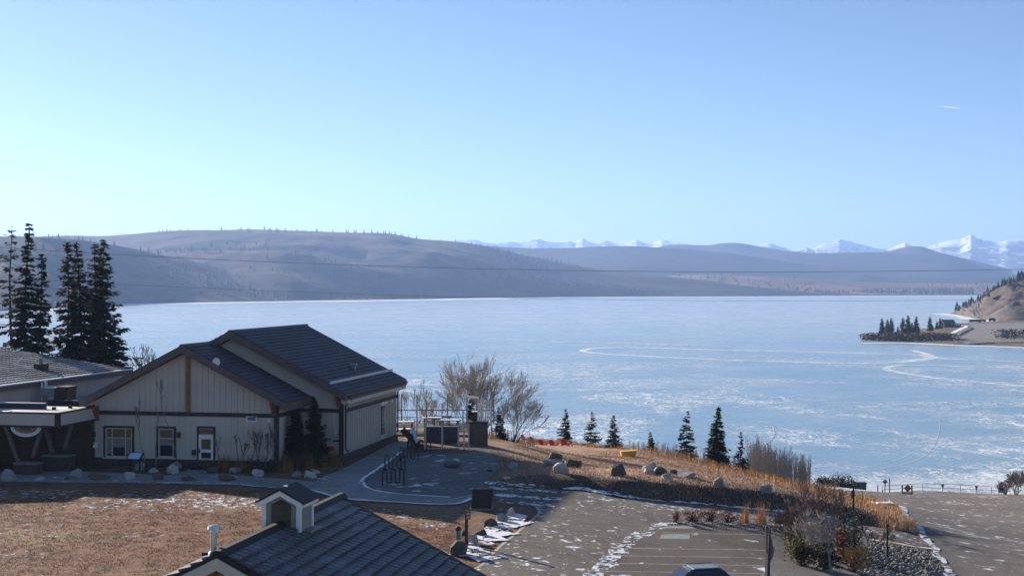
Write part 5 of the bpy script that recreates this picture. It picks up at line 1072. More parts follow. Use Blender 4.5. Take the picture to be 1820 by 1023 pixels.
mb = MB(); mb.hexa([(-.68, -.3, 0), (.6, -.3, 0), (.6, .3, 0), (-.68, .3, 0), (-.78, -.42, .46), (.78, -.42, .56), (.78, .42, .56), (-.78, .42, .46)]); mb.build('shell', M_yellow, tb); MB().hexa([(-.80, -.45, .44), (.82, -.45, .54), (.82, .45, .54), (-.80, .45, .44), (-.80, -.45, .49), (.82, -.45, .6), (.82, .45, .6), (-.80, .45, .49)]).build('rim', M_yellow, tb)
# reading panel on two legs
pn = empty('panel_stand', G(240, 838), RZ, 'tilted blue white reading panel on two black legs before the lodge', 'reading panel')
MB().hexa([(-.5, -.28, .78), (.5, -.28, .78), (.5, .28, 1.18), (-.5, .28, 1.18), (-.5, -.31, .84), (.5, -.31, .84), (.5, .25, 1.24), (-.5, .25, 1.24)]).build('frame', M_black, pn)
MB().hexa([(-.42, -.262, .872), (.42, -.262, .872), (.42, .2, 1.202), (-.42, .2, 1.202), (-.42, -.265, .88), (.42, -.265, .88), (.42, .197, 1.21), (-.42, .197, 1.21)]).build('printed_sheet', M_paleblue, pn)
for sx in (-.33, .33): MB().box(sx - .035, sx + .035, -.04, .04, 0, 1.0).build('leg', M_black, pn)
# dark board, trail sign, green bollard
bd = empty('notice_board', G(856, 905), -.05, 'large dark brown board on a low pale base by the parking', 'notice board')
MB().hexa([(-.56, -.16, .1), (.5, -.16, .1), (.5, -.06, .1), (-.56, -.06, .1), (-.47, .04, 1.12), (.62, .04, 1.12), (.62, .14, 1.12), (-.47, .14, 1.12)]).build('board', pm('dark_board', (.04, .032, .028), (.03, .025, .022), 2, .6), bd)
MB().box(-.62, .58, -.25, .2, 0, .1).build('base', M_signback, bd)
for sx in (-1, 1): MB().beam((sx * .5 + .0, -.19, .1), (sx * .52 + .07, .03, 1.12), .08).build('edge_post', M_darkwood, bd)
MB().beam((-.5, .35, 0), (-.45, .13, .9), .07).build('stay', M_darkwood, bd)
tsn = empty('trail_sign', G(829, 968), 0, 'brown wooden trail post with a small red brown plate', 'trail sign')
MB().box(-.07, .07, -.07, .07, 0, 1.62).build('post', M_darkwood, tsn); pt = MB().box(-.05, .20, -.10, -.072, 1.22, 1.6).build('plate', pm('red_brown_plate', (.22, .075, .05), (.18, .06, .04), 5, .6), tsn)
for zz in (1.32, 1.48): MB().prism([(-.01, -.106, zz - .05), (.15, -.106, zz - .02), (.15, -.106, zz + .05), (.03, -.106, zz + .05)], (0, .005, 0)).build('symbol', M_cream, pt)
bo = empty('bollard', G(814, 972), 0, 'short pale green post with a dark cap beside the trail sign', 'bollard'); MB().tube([(0, 0, 0), (0, 0, .8)], .13, 10).build('post', pm('pale_green_post', (.16, .19, .14), (.13, .155, .12), 5, .6), bo); MB().tube([(0, 0, .8), (0, 0, .92), (0, 0, .98)], [.15, .14, .05], 10).build('cap', M_black, bo)
def pole(u, v, h, r_, m, label, name='marker_post', cat='post', cap=None):
    o = empty(name, G(u, v), 0, label, cat); MB().tube([(0, 0, -.1), (0, 0, h)], r_, 6).build('pole', m, o); (MB().box(-r_ * 1.5, r_ * 1.5, -r_ * 1.5, r_ * 1.5, h - .12, h + .03).build('cap', cap or m, o)); return o
pole(1577, 992, 1.85, .055, M_black, 'thin dark post standing in the cobble bed'); pole(1363, 985, 1.4, .04, M_brown, 'thin brown stake at the kerb end of the stalls'); pole(1533, 886, 1.0, .035, M_brown, 'thin brown stake in the tall grass by the launch road'); pole(1491, 890, 1.0, .035, M_grey, 'thin grey stake behind the spruce sapling')
# stop sign seen edge-on from behind
st = empty('road_sign', G(1517, 906), rad(48), 'grey backed octagon road sign on a brown post, turned away', 'road sign'); MB().box(-.045, .045, -.045, .045, 0, 1.4).build('post', M_darkwood, st)
MB().prism([(.29 * math.cos(math.pi / 8 + i * math.pi / 4), .05, 1.05 + .29 * math.sin(math.pi / 8 + i * math.pi / 4)) for i in range(8)], (0, .02, 0)).build('plate', M_signback, st)
# deck and its furniture behind the lodge
P_deck = [GY(704, 110), GY(832, 110), GY(842, 119), GY(704, 119)]; dkz = 22.15
dk = MB(); dk.prism([(p.x, p.y, 21.4) for p in P_deck], (0, 0, dkz - 21.4)); tag(dk.build('deck', pm('deck_boards', (.15, .125, .105), (.11, .09, .078), 2, .8, world=True)), kind='structure')
rl = empty('deck_railing', (GY(760, 118.5).x, 118.5, dkz), 0, 'railing of thin posts along the lake side of the deck', 'railing')
for k in range(10):
    x = -6.2 + k * 1.32; MB().box(x - .05, x + .05, -.05, .05, 0, 1.15 if k % 3 else 2.6).build('post', M_palebark if k % 3 else M_grey, rl)
MB().box(-6.2, 5.7, -.05, .05, 1.15, 1.22).build('top_rail', M_darkwood, rl); MB().box(-6.2, 5.7, -.02, .02, .55, .6).build('rail', M_darkwood, rl)
def table(u, Y, rz, label, first=None, snowy=True):
    p = GY(u, Y); p.z = dkz if Y > 110 else p.z
    o = empty('picnic_table', p, rz, label, 'picnic table', 'picnic tables on the deck')
    MB().box(-.9, .9, -.38, .38, .72, .77).build('table_top', M_timber if snowy else M_darkwood, o)
    for sy in (-1, 1): MB().box(-.9, .9, sy * .72 - .13, sy * .72 + .13, .42, .46).build('bench', M_darkwood, o)
    for sx in (-1, 1):
        for sy in (-1, 1): MB().beam((sx * .65, sy * .7, 0), (sx * .65, sy * .25, .72), .09).build('leg', M_darkwood, o)
    if snowy: MB().box(-.82, .8, -.34, .34, .772, .82).build('snow_cover', M_snow, o)
    return o
table(718, 112.5, .2, 'snowy picnic table at the far corner of the lodge'); table(768, 116, .1, 'snowy picnic table left of the middle on the deck'); table(800, 114, -.15, 'snow topped picnic table at the right of the deck'); table(785, 117.5, .1, 'rear picnic table by the lake railing', snowy=False); table(712, 108, .3, 'picnic table close to the wall with snow on its bench')
# white frame with posts, masonry block with chimney, white slats
fr = empty('white_frame', GY(786, 101.5), 0, 'open white metal frame with four uprights at the deck edge', 'frame')
for x in (-1.25, 0., 1.2, 1.6): MB().box(x - .06, x + .06, -.05, .05, 0, 1.95 if x != 1.6 else 1.9).build('upright', M_cream, fr)
MB().box(-1.25, 1.2, -.04, .04, .02, .10).build('bottom_rail', M_cream, fr); MB().box(1.1, 2.0, -.04, .04, .42, .6).build('short_rail', M_cream, fr)
MB().box(1.9, 2.0, -.05, .05, 0, 1.9).build('upright', M_cream, fr)
lw = empty('planter_wall', GY(784, 106), 0, 'low dark wall behind the white frame', 'low wall'); MB().box(-1.3, 1.3, -.2, .2, 0, 1.15).build('panel', pm('slate_panel', (.075, .078, .085), (.055, .058, .064), 3, .7), lw); MB().box(-1.34, 1.34, -.23, .23, 1.15, 1.22).build('coping', M_grey, lw)
bbq = empty('stone_fireplace', GY(850, 105), 0, 'square stone fireplace with a short dark chimney at the end of the deck', 'fireplace')
base_ = MB().box(-.72, .72, -.6, .6, -.2, 1.72).build('base', M_stone, bbq); MB().box(-.80, .80, -.68, .68, 1.72, 1.82).build('cap_slab', M_black, bbq); MB().box(-.45, -.10, -.2, .2, 1.82, 2.5).build('chimney', M_darkwood, bbq); MB().box(-.49, -.06, -.24, .24, 2.5, 2.58).build('chimney_cap', M_snow, bbq)
r_ = random.Random(4)
for z_i in range(7):
    x = -.72 + (0 if z_i % 2 else -.0)
    while x < .70:
        w_ = min(r_.uniform(.2, .36), .72 - x)
        if w_ < .09: break
        MB().box(x + .012, x + w_ - .012, -.6 - r_.uniform(.02, .05), -.601, -.05 + z_i * .25 + .012, -.05 + z_i * .25 + .238).build('stone', M_stone, base_); x += w_
ws = empty('slat_screen', GY(858, 112), 0, 'short screen of white upright slats behind the stone fireplace', 'screen')
for k in range(6): MB().box(-.42 + k * .2, -.32 + k * .2, -.03, .03, .9, 3.1 - .03 * k).build('slat', M_white, ws)
MB().box(-.45, .75, .03, .07, 1.0, 1.1).build('rail', M_grey, ws); MB().box(-.45, .75, .03, .07, 2.4, 2.5).build('rail', M_grey, ws)
for sx in (-.44, .72): MB().box(sx - .04, sx + .04, .07, .14, 0, 2.6).build('post', M_grey, ws)
wb = empty('white_beam', GY(840, 113), 0, 'white snow topped beam on a post beside the slat screen', 'beam'); MB().beam((-.6, 0, 3.25), (.5, 0, 3.12), .12, .16).build('beam', M_white, wb); MB().box(-.5, -.4, -.05, .05, 0, 3.2).build('post', M_palebark, wb)
tp = empty('tilted_panel', GY(733, 102.5), .3, 'leaning brown timber with a pale blue panel near the bike racks', 'panel')
MB().beam((-.75, 0, 1.35), (.55, -.1, .05), .5, .45).build('timber', M_darkwood, tp); MB().hexa([(-.15, -.36, 1.25), (.12, -.36, .35), (.3, -.33, .4), (.05, -.33, 1.5), (-.12, -.40, 1.27), (.15, -.40, .37), (.33, -.37, .42), (.08, -.37, 1.52)]).build('blue_panel', M_paleblue, tp); MB().box(.0, .45, -.2, .1, 1.45, 1.56).build('snow_cap', M_snow, tp)
MB().beam((-.3, .3, 0), (-.2, .1, 1.1), .12).build('prop', M_darkwood, tp)
for u, Y, h, lb in ((741, 109, 3.3, 'slim pale pole left of the deck, beside the lodge corner'), (758, 109, 2.9, 'slim pale pole behind the white frame')): 
    o = empty('slim_pole', GY(u, Y), 0, lb, 'pole'); MB().tube([(0, 0, 0), (0, 0, h)], .05, 6).build('pole', M_palebark, o); MB().tube([(0, 0, h), (0, 0, h + .06)], .07, 6).build('cap', M_grey, o)
# launch gate, boards and signs by the ice
gp = [GY(u, Y) for u, Y in ((1568, 207), (1640, 204), (1675, 203), (1707, 202.5), (1736, 202), (1762, 201.5), (1795, 201))]
ga = empty('pipe_gate', gp[0], 0, 'long grey pipe gate closing the launch in front of the ice', 'gate')
for i in range(len(gp) - 1):
    a = gp[i] - gp[0]; b = gp[i + 1] - gp[0]
    for h in (.55, 1.12): MB().tube([a + Vector((0, 0, h)), b + Vector((0, 0, h))], .035, 5).build('rail', M_grey, ga)
for p in gp: MB().tube([p - gp[0] - Vector((0, 0, .2)), p - gp[0] + Vector((0, 0, 1.16))], .045, 6).build('post', M_grey, ga)
def diamond(u, Y, s, m, label, post2=False, h=1.3, rz=0):
    o = empty('diamond_sign', GY(u, Y), rz, label, 'warning sign'); d = s / 2
    MB().prism([(0, -.08, h - d), (d, -.08, h), (0, -.08, h + d), (-d, -.08, h)], (0, .03, 0)).build('plate', m, o)
    MB().box(-.06, .06, -.05, .05, 0, h + d * .5).build('post', M_darkwood, o) if not post2 else [MB().box(x - .09, x + .09, -.05, .1, 0, 1.42).build('post', M_darkwood, o) for x in (-.75, .62)]
    if post2: MB().box(-.8, .7, -.02, .06, .12, .3).build('cross_board', M_darkwood, o); MB().box(-.8, -.4, -.3, .2, 0, .35).build('weight_block', M_black, o)
    return o
diamond(1613, 196, 1.15, M_signyellow, 'dull yellow diamond sign between two wooden posts at the gate', True, 1.0); diamond(1573, 205, .82, M_signback, 'grey backed diamond sign left of the gate', False, 1.75)
for u, Y, h, lb in ((1560, 203, 1.45, 'thin dark post left of the grey diamond sign'), (1581, 204, 2.2, 'tall dark post right of the grey diamond sign'), (1569, 202, .8, 'short dark bollard at the foot of the grey diamond sign'), (1788, 200, 1.3, 'thick dark post at the right end of the gate')):
    o = empty('gate_post', GY(u, Y), 0, lb, 'post'); MB().box(-.07, .07, -.07, .07, -.1, h).build('shaft', M_darkwood, o); MB().box(-.08, .08, -.08, .08, h, h + .04).build('cap', M_black, o)
for u, Y, lb in ((1675, 202.8, 'left one of two small dark downward triangles on the gate'), (1735, 201.8, 'right one of two small dark downward triangles on the gate')):
    o = empty('triangle_sign', GY(u, Y), 0, lb, 'sign'); o.location.y -= .08; MB().prism([(0, -.04, .35), (.24, -.04, 1.1), (-.24, -.04, 1.1)], (0, .02, 0)).build('plate', M_signback, o); MB().prism([(0, -.046, .55), (.15, -.046, 1.02), (-.15, -.046, 1.02)], (0, .004, 0)).build('face', pm('grey_sign_face', (.12, .115, .12), (.1, .095, .1), 5, .6), o)
bs = empty('blue_sign', GY(1780, 200.5), 0, 'square blue grey notice at the right end of the gate', 'sign'); MB().box(-.5, .5, -.06, -.03, .3, 1.15).build('board', pm('blue_grey_board', (.16, .18, .28), (.13, .15, .24), 4, .6), bs); MB().box(-.26, .22, -.066, -.061, .68, .95).build('dark_mark', M_black, bs); MB().box(-.42, .42, -.066, -.061, .4, .5).build('print_lines', pm('pale_print', (.35, .37, .45), (.25, .27, .36), 9, .6), bs)
for sx in (-.4, .4): MB().box(sx - .04, sx + .04, -.03, .03, 0, 1.15).build('post', M_grey, bs)
# dock sections, hedge and bins left of the gate
bn = empty('storage_bin', GY(1527, 206), 0, 'grey storage bin with a dark lid beside the launch hedge', 'storage bin'); MB().box(-.85, .95, -.5, .6, 0, 1.75).build('body', pm('slate_bin', (.085, .085, .10), (.065, .065, .08), 4, .6), bn); MB().box(-.95, 1.05, -.55, .65, 1.75, 1.9).build('lid', M_black, bn); MB().box(-1.5, -.85, -.4, .5, 0, 1.05).build('side_box', M_grey, bn); MB().box(-.7, -.1, -.52, -.501, .5, .62).build('label_strip', M_white, bn)
leafbush('evergreen_hedge', GY(1497, 204), 2.6, .8, 2.5, 2400, .3, M_darkgreen, 120, 'dark evergreen hedge left of the grey storage bin', cat='hedge', upright=.2); leafbush('evergreen_hedge', GY(1466, 203), 1.5, .8, 2.0, 1300, .3, M_twigdark, 121, 'brown end of the hedge below the snowy dock', cat='hedge', upright=.3)
dc = empty('dock_section', GY(1466, 214), .1, 'stored dock section with snow on top behind the hedge', 'dock section'); dc.location.z = 2.3; MB().box(-1.9, 1.9, -.6, .6, .6, .8).build('platform', M_darkwood, dc); MB().box(-1.8, 1.8, -.55, .55, .802, .9).build('snow_cover', M_snow, dc)
for sx in (-1.6, 1.6): MB().box(sx - .06, sx + .06, -.5, .5, -2.3, .6).build('leg', M_grey, dc)
for u, Y, w_, h_, lb in ((1543, 205, 1.3, .45, 'low dark rock right of the storage bin'), (1552, 204.5, .9, .32, 'smaller dark rock toward the thin post'), (1537, 203, 1.0, .6, 'dark rock touching the storage bin')):
    o = link('boulder', rock_mesh(500 + u, 3, 1.), ROCK['dark']); o.location = GY(u, Y) + Vector((0, 0, h_ * .35)); o.scale = (w_, w_ * .7, h_ * 1.1); tag(o, lb, 'boulder', 'rocks by the launch')
cs = empty('catch_basin', G(1572, 898), 0, 'flat concrete slab with snow at the tip of the grass', 'concrete slab'); MB().box(-.75, .75, -.4, .4, 0, .22).build('slab', M_stone, cs); MB().box(-.7, .7, -.36, .36, .222, .29).build('snow_cover', M_snow, cs)
# car at the bottom edge
car = empty('parked_car', G(1258, 1048), 0, 'dark blue hatchback cut by the bottom edge, only roof and glass in view', 'car')
cz_ = 22.5; py_ = 56.6; px_ = (1256 - CU) / F * py_; car.location = (px_, py_, H(px_, py_) + .05); car.rotation_euler = (0, 0, rad(12))
hc = cz_ - car.location.z; M_car = pm('dark_blue_paint', (.016, .02, .035), (.014, .018, .03), 2, .25, spec=.6)
def loft(secs):
    mb = MB(); k = len(secs[0])
    for s_ in secs: mb.v += s_
    for i in range(len(secs) - 1):
        for j in range(k - 1): q = i * k + j; mb.f.append((q, q + 1, q + k + 1, q + k))
    mb.f.append(tuple(range(k - 1, -1, -1))); mb.f.append(tuple(range((len(secs) - 1) * k, len(secs) * k))); return mb
def sec(x, zb, zt, yw, tw): return [(x, -yw * .92, zb), (x, -yw, zb + (zt - zb) * .35), (x, -yw * .97, zt - .04), (x, -tw, zt), (x, tw, zt), (x, yw * .97, zt - .04), (x, yw, zb + (zt - zb) * .35), (x, yw * .92, zb)]
zb, zs = .28, hc * .60
loft([sec(-1.95, .42, zs * .95, .78, .6), sec(-1.85, zb, zs, .86, .78), sec(-.8, zb, zs, .9, .82), (sec(.7, zb, zs, .9, .82)), sec(1.35, zb, zs * .94, .88, .78), sec(2.0, zb, zs * .82, .82, .66), sec(2.12, .38, zs * .7, .72, .55)]).build('body', M_car, car, smooth=False)
def gh(x0, x1, tw): return [(x0, -.80, zs - .03), (x1, -tw, hc - .06), (x1 + .02, -tw + .12, hc), (x1 + .02, tw - .12, hc), (x1, tw, hc - .06), (x0, .80, zs - .03)]
loft([gh(-1.5, -.86, .60), gh(-.75, -.7, .62), gh(.05, .05, .62), gh(.98, .46, .60)]).build('cabin', M_car, car)
for s_ in (-1, 1):
    for x0, x1, t0, t1, nm in ((-1.2, -.55, -.78, -.5, 'rear_window'), (-.48, .45, -.42, .26, 'side_window')):
        y0_, y1_ = .80 + .012, .62 + .03; f_ = lambda x, t, z, y: (x, s_ * y, z)
        za_, zb_ = zs + .03, hc - .12; yl = lambda z: .80 - (.80 - .61) * (z - zs) / (hc - .06 - zs) + .012
        MB().prism([(x0, s_ * yl(za_), za_), (x1, s_ * yl(za_), za_), (t1, s_ * yl(zb_), zb_), (t0, s_ * yl(zb_), zb_)], (0, s_ * .006, 0)).build(nm, M_glass, car)
MB().prism([(.93, -.66, zs + .04), (.93, .66, zs + .04), (.53, .52, hc - .08), (.53, -.52, hc - .08)], (.03, 0, .012)).build('windscreen', glassmat('blue_glass', (.02, .04, .09)), car)
MB().prism([(-1.44, -.66, zs + .04), (-1.44, .66, zs + .04), (-.93, .52, hc - .08), (-.93, -.52, hc - .08)], (-.03, 0, .012)).build('rear_windscreen', M_glass, car)
MB().box(-.72, .4, -.46, .46, hc + .001, hc + .025).build('roof_panel', pm('grey_blue_roof', (.20, .24, .30), (.14, .17, .22), 2, .5), car)  # roof panel in a paler grey blue than the body
for s_ in (-1, 1): MB().tube([(-.72, s_ * .52, hc + .01), (-.68, s_ * .52, hc + .04), (.34, s_ * .52, hc + .04), (.4, s_ * .52, hc + .0)], .018, 5).build('roof_rail', M_grey, car)
for sx in (-1.25, 1.3):
    for s_ in (-1, 1):
        wv = MB().tube([(sx, s_ * .70, .32), (sx, s_ * .91, .32)], .32, 18).build('wheel', M_black, car); MB().tube([(sx, s_ * .912, .32), (sx, s_ * .925, .32)], .2, 12).build('rim', M_steel, wv)
for s_ in (-1, 1):
    MB().box(2.05, 2.13, s_ * .58 - .12, s_ * .58 + .12, zs * .66, zs * .78).build('headlight', M_white, car); MB().box(-1.97, -1.9, s_ * .64 - .1, s_ * .64 + .1, zs * .75, zs * .95).build('tail_light', M_red, car); MB().box(.72, .86, s_ * .98 - .1, s_ * .98 + .04, zs + .02, zs + .16).build('mirror', M_car, car)

# ------------------------------------------------------------------ peninsula, bluff, far trees
def land(name, uv_edge, zmax, m, slope=.12, cell=5., extra=None, bumps=.0):
    E = np.array([[*lake(u, v)[:2]] if len(q) == 2 else [*q[:2]] for q in uv_edge for u, v in [q[:2]]])
    x0, y0 = E.min(0) - 8; x1, y1 = E.max(0) + 8
    X, Y = np.meshgrid(np.arange(x0, x1, cell), np.arange(y0, y1, cell)); q = np.stack([X.ravel(), Y.ravel()], 1); d = np.full(len(q), 1e9)
    for i in range(len(E)):
        a = E[i]; ab = E[(i + 1) % len(E)] - a; t = np.clip(((q - a) @ ab) / (ab @ ab + 1e-9), 0, 1); d = np.minimum(d, np.hypot(*(q - a - t[:, None] * ab).T))
    ins = inside([tuple(e) for e in E], q[:, 0], q[:, 1]); sdist = np.where(ins, d, -d)
    Z = np.minimum(sdist * slope, zmax * np.clip(.5 + sdist * .02, 0, 1)) + bumps * fbm(q[:, 0] / 30, q[:, 1] / 30, 4) * (sdist > 0)
    Z = np.where(sdist < -cell * 1.5, -2.5, Z) 
    if extra is not None: Z = Z + extra(q[:, 0], q[:, 1], sdist)
    ny_, nx_ = X.shape; ii = np.arange(nx_ * ny_).reshape(ny_, nx_); fq = np.stack([ii[:-1, :-1], ii[:-1, 1:], ii[1:, 1:], ii[1:, :-1]], -1).reshape(-1, 4); keep = (Z[fq] > -2.4).any(1)
    me = np_mesh(name, np.column_stack([q, Z]), fq[keep], 4); me.shade_smooth(); o = tag(link(name, me, m), kind='structure')
    def h_(x, y):
        i = min(max(int((x - x0) / cell + .5), 0), nx_ - 1); j = min(max(int((y - y0) / cell + .5), 0), ny_ - 1); return float(Z.reshape(ny_, nx_)[j, i])
    return h_
M_pen = ground_mat('peninsula_ground', (.22, .16, .115), (.155, .12, .095), snow=.20, scale=.04, grain=.3, bs=.5, bd=.8, snow_scale=.05)
pen = land('peninsula', [(1527, 608), (1560, 604), (1600, 606.5), (1640, 608.5), (1680, 611), (1720, 612), (1780, 614), (1830, 616), (1960, 622), (1960, 584), (1830, 572), (1790, 571), (1740, 574), (1690, 578), (1650, 584), (1600, 590), (1565, 597), (1545, 603)], 2.2, M_pen, .25, 3.5, bumps=.8)
M_lot = pm('grey_lot', (.17, .155, .145), (.21, .19, .175), .02, .9, .3, .1, world=True)
lot = [lake(u, v)[:2] for u, v in ((1690, 612), (1700, 600), (1716, 588), (1726, 580), (1830, 579), (1960, 590), (1960, 619), (1830, 613.5))]
mb = MB(); N_ = 26
cx = sum(p[0] for p in lot) / len(lot); cyy = sum(p[1] for p in lot) / len(lot)
bm = bmesh.new(); bm.faces.new([bm.verts.new((p[0], p[1], 0)) for p in lot])
for ax in (0, 1):
    lo_ = min(p[ax] for p in lot); hi_ = max(p[ax] for p in lot); k = lo_ + 4
    while k < hi_: c_ = [0, 0, 0]; c_[ax] = k; nn = [0, 0, 0]; nn[ax] = 1; bmesh.ops.bisect_plane(bm, geom=bm.verts[:] + bm.edges[:] + bm.faces[:], plane_co=c_, plane_no=nn); k += 4
bmesh.ops.triangulate(bm, faces=[f for f in bm.faces if len(f.verts) > 4])
for v_ in bm.verts: v_.co.z = max(pen(v_.co.x, v_.co.y), .05) + .35
me = bpy.data.meshes.new('gravel_lot'); bm.to_mesh(me); bm.free(); tag(link('gravel_lot', me, M_lot), kind='structure')
def bluff_mat():
    m, nt, b = newmat('bluff_earth'); p = pos(nt); mp = N(nt, 'ShaderNodeMapping'); nt.links.new(p, mp.inputs[0]); mp.inputs['Rotation'].default_value = (0, rad(-28), rad(8)); mp.inputs['Scale'].default_value = (.35, .35, 2.2)
    k = noise(nt, mp.outputs[0], .035, 7, .66, .5); c = mixc(nt, rng(nt, k, .36, .62), (.034, .026, .021), (.10, .07, .051)); c = mixc(nt, rng(nt, noise(nt, p, .02, 5, .6), .5, .68, 0, .6), c, (.125, .11, .097))
    nt.links.new(c, b.inputs['Base Color']); b.inputs['Roughness'].default_value = .95; bump(nt, b, k, .9, 4.); return m
def bluff():
    us = np.linspace(1690, 2150, 120); sk = 13; kk = np.hanning(15)[1:-1]; kk /= kk.sum(); sf = lambda q: np.convolve(np.pad(q, sk // 2, 'reflect', reflect_type='odd'), kk, 'valid')
    rv = np.interp(us, [1690, 1700, 1715, 1730, 1750, 1770, 1790, 1805, 1820, 1860, 1950, 2150], [556, 552, 543, 536, 525, 515, 504, 496, 489, 478, 462, 450])
    bv = np.interp(us, [1690, 1697, 1712, 1730, 1760, 1790, 1820, 2150], [557.5, 558.5, 562, 566, 569, 570.5, 571, 575]); rv = sf(rv); bY = sf(lk(bv)); rY = bY + sf(np.interp(us, [1690, 1760, 1830, 2150], [20, 110, 170, 300])); rz_ = CZ - (rv - HV) / F * rY; V = []
    ts = np.concatenate([np.linspace(0, 1, 40), [1.1, 1.4, 2., 3.]])
    for t in ts:
        Yy = bY + (rY - bY) * t; Xx = (us - CU) / F * bY + (us - 1690) * .02 * t
        Xx = (us - CU) / F * (bY + (rY - bY) * t)
        Z = np.maximum(rz_, .5) * (np.clip(t, 0, 1) ** .9) - 3 * max(0, t - 1) + (20 * np.sin(np.pi * min(t, 1)) + 1.5 * (t > .9)) * fbm(Xx / 28 + Yy / 70, Yy / 45, 31, 5, .6) * np.clip((us - 1690) / 40, .1, 1) * 2
        if t == 0: Z = Z * 0 - 1.
        if t == 3.: Z = Z * 0 - 2.
        V.append(np.column_stack([Xx, Yy, Z]))
    V = np.concatenate(V); k = len(ts); ii = np.arange(k * 120).reshape(k, 120); q = np.stack([ii[:-1, :-1], ii[:-1, 1:], ii[1:, 1:], ii[1:, :-1]], -1).reshape(-1, 4)
    me = np_mesh('bluff', V, q, 4); me.shade_smooth(); tag(link('bluff', me, bluff_mat()), kind='structure'); return V.reshape(k, 120, 3)
BL = bluff()
tag(ribbon('cove_snow', [lake(u, v) for u, v in ((1665, 557), (1697, 560), (1715, 564.5), (1735, 568), (1760, 571), (1785, 573))], 26, .06, M_snow, kind='stuff', ragged=.5, step=10, zf=flat))
tag(ribbon('rim_snow', [lake(u, v) for u, v in ((1530, 610), (1600, 609), (1650, 611), (1700, 613.5), (1770, 616), (1830, 618.5), (1960, 624))], 9, .09, M_snow, kind='stuff', ragged=.5, step=5, zf=flat))
tag(ribbon('road_snow', [lake(u, v) for u, v in ((1690, 585), (1712, 588), (1716, 590), (1700, 598), (1690, 604))], 3.5, 1.9, M_snow, kind='stuff', ragged=.6, step=5, zf=lambda x, y: max(pen(x, y), 0)))
# conifers on the peninsula (two prototypes, copied)
P_pro = []
for sd_ in (201, 202, 203):
    tw, cr = spruce_mesh(10, 4.6, sd_, levels=26, per=8, sprays=4, size=1.5, droop=.12, shape=.8); o = empty('conifer', (0, 0, 0)); tw.build('trunk', M_bark, o); link('crown', cr, M_spruce, o); P_pro.append(o)
used = set()
def conifer(i, loc, h, label, group):
    k = i % 3; o = P_pro[k] if k not in used else dup(P_pro[k]); used.add(k); o.location = loc; o.scale = (h / 10,) * 3; o.rotation_euler = (0, 0, i * 1.7); return tag(o, label, 'conifer', group)
for i, (u, v, h, lb) in enumerate(((1568, 597, 12, 'tall conifer at the left end of the peninsula row'), (1577, 598, 10.5, 'second conifer from the left on the peninsula'), (1584, 597, 11, 'third conifer of the left trio on the peninsula'), (1596, 596, 5, 'tiny conifer between the two peninsula groups'), (1605, 597, 11, 'first conifer of the middle peninsula group'),
        (1614, 596.5, 12, 'tallest conifer of the middle peninsula group'), (1621, 595, 7, 'short conifer right of the middle peninsula group'), (1629, 595, 11, 'conifer standing right of the middle peninsula group'), (1653, 592, 10.5, 'lone conifer on the grass left of the cabin'), (1665, 589, 6, 'small conifer next to the cabin'), (1671, 588, 8, 'thin conifer touching the cabin roof'))):
    p = lake(u, v + 1); p.z = max(pen(p.x, p.y), .3); conifer(i, p, h, lb, 'conifers on the peninsula')
for i, (u, v, h, lb) in enumerate(((1701, 557, 12, 'left of two conifers at the foot of the bluff'), (1706, 557, 8, 'right of two conifers at the foot of the bluff'))):
    p = lake(u, v); p.z = .5; conifer(i + 3, p, h * 1.2, lb, 'conifers under the bluff')
# cabin
cp = lake(1684, 586); cp.z = 2.2; cb = empty('lake_cabin', cp, .15, 'dark low roofed cabin on the peninsula', 'cabin')
MB().box(-4.2, 4.2, -3, 3, -1, 3.2).build('wall', M_darkwood, cb); rr_ = MB(); rr_.prism([(-5, -3.8, 3.1), (5, -3.8, 3.1), (5, 0, 5.6), (-5, 0, 5.6)], (0, 0, .25)); rr_.prism([(-5, 3.8, 3.1), (5, 3.8, 3.1), (5, 0, 5.6), (-5, 0, 5.6)], (0, 0, .25)); rr_.build('roof', M_fascia, cb)
MB().box(4.2, 7.2, -2.2, 2.2, -1, 2.5).build('lean_to', M_darkwood, cb); MB().box(-5.0, -4.4, -1, -.4, 0, 6.6).build('chimney', M_stone, cb)
for x in (-2.4, 1.6): MB().box(x - .6, x + .6, -3.04, -3.005, 1.0, 2.2).build('window', M_glass, cb)
MB().box(-.6, .5, -3.04, -3.005, -.2, 2.0).build('door', M_brown, cb)
def shrubmass(u0, u1, v, h, n_, m, name, label=None, kind='stuff', seed=9, w0=3.):
    r = random.Random(seed); V = []; Fc = []
    for i in range(n_):
        u = u0 + (u1 - u0) * r.random(); p = lake(u, v(u) + r.uniform(-.8, .8)); z0 = max(pen(p.x, p.y), 0); s = w0 * r.uniform(.4, 1); c_ = Vector((p.x + r.gauss(0, 1), p.y + r.gauss(0, 7), z0 + h * r.random() ** 1.4))
        d = Vector((r.gauss(0, 1), r.gauss(0, 1), r.gauss(0, 1))).normalized(); e = d.cross(Vector((r.gauss(0, 1), r.gauss(0, 1), r.gauss(0, 1)))).normalized(); k = len(V); V += [c_ - d * s * .3, c_ + e * s * .25, c_ + d * s * .3, c_ - e * s * .25]; Fc.append((k, k + 1, k + 2, k + 3))
    return tag(link(name, np_mesh(name, [tuple(q) for q in V], Fc, 4), m), kind=kind)
M_brush = pm('brown_brush', (.10, .075, .058), (.06, .05, .042), .05, .9, world=True)
shrubmass(1538, 1692, lambda u: 603.5 + (u - 1545) * .035, 3.6, 5200, M_brush, 'shore_brush', w0=2.6)
shrubmass(1690, 1708, lambda u: 587, 3, 120, M_brush, 'shore_brush', seed=12)
shrubmass(1775, 1830, lambda u: 609 - (u - 1775) * .1, 5, 700, M_brush, 'shore_brush', seed=13)
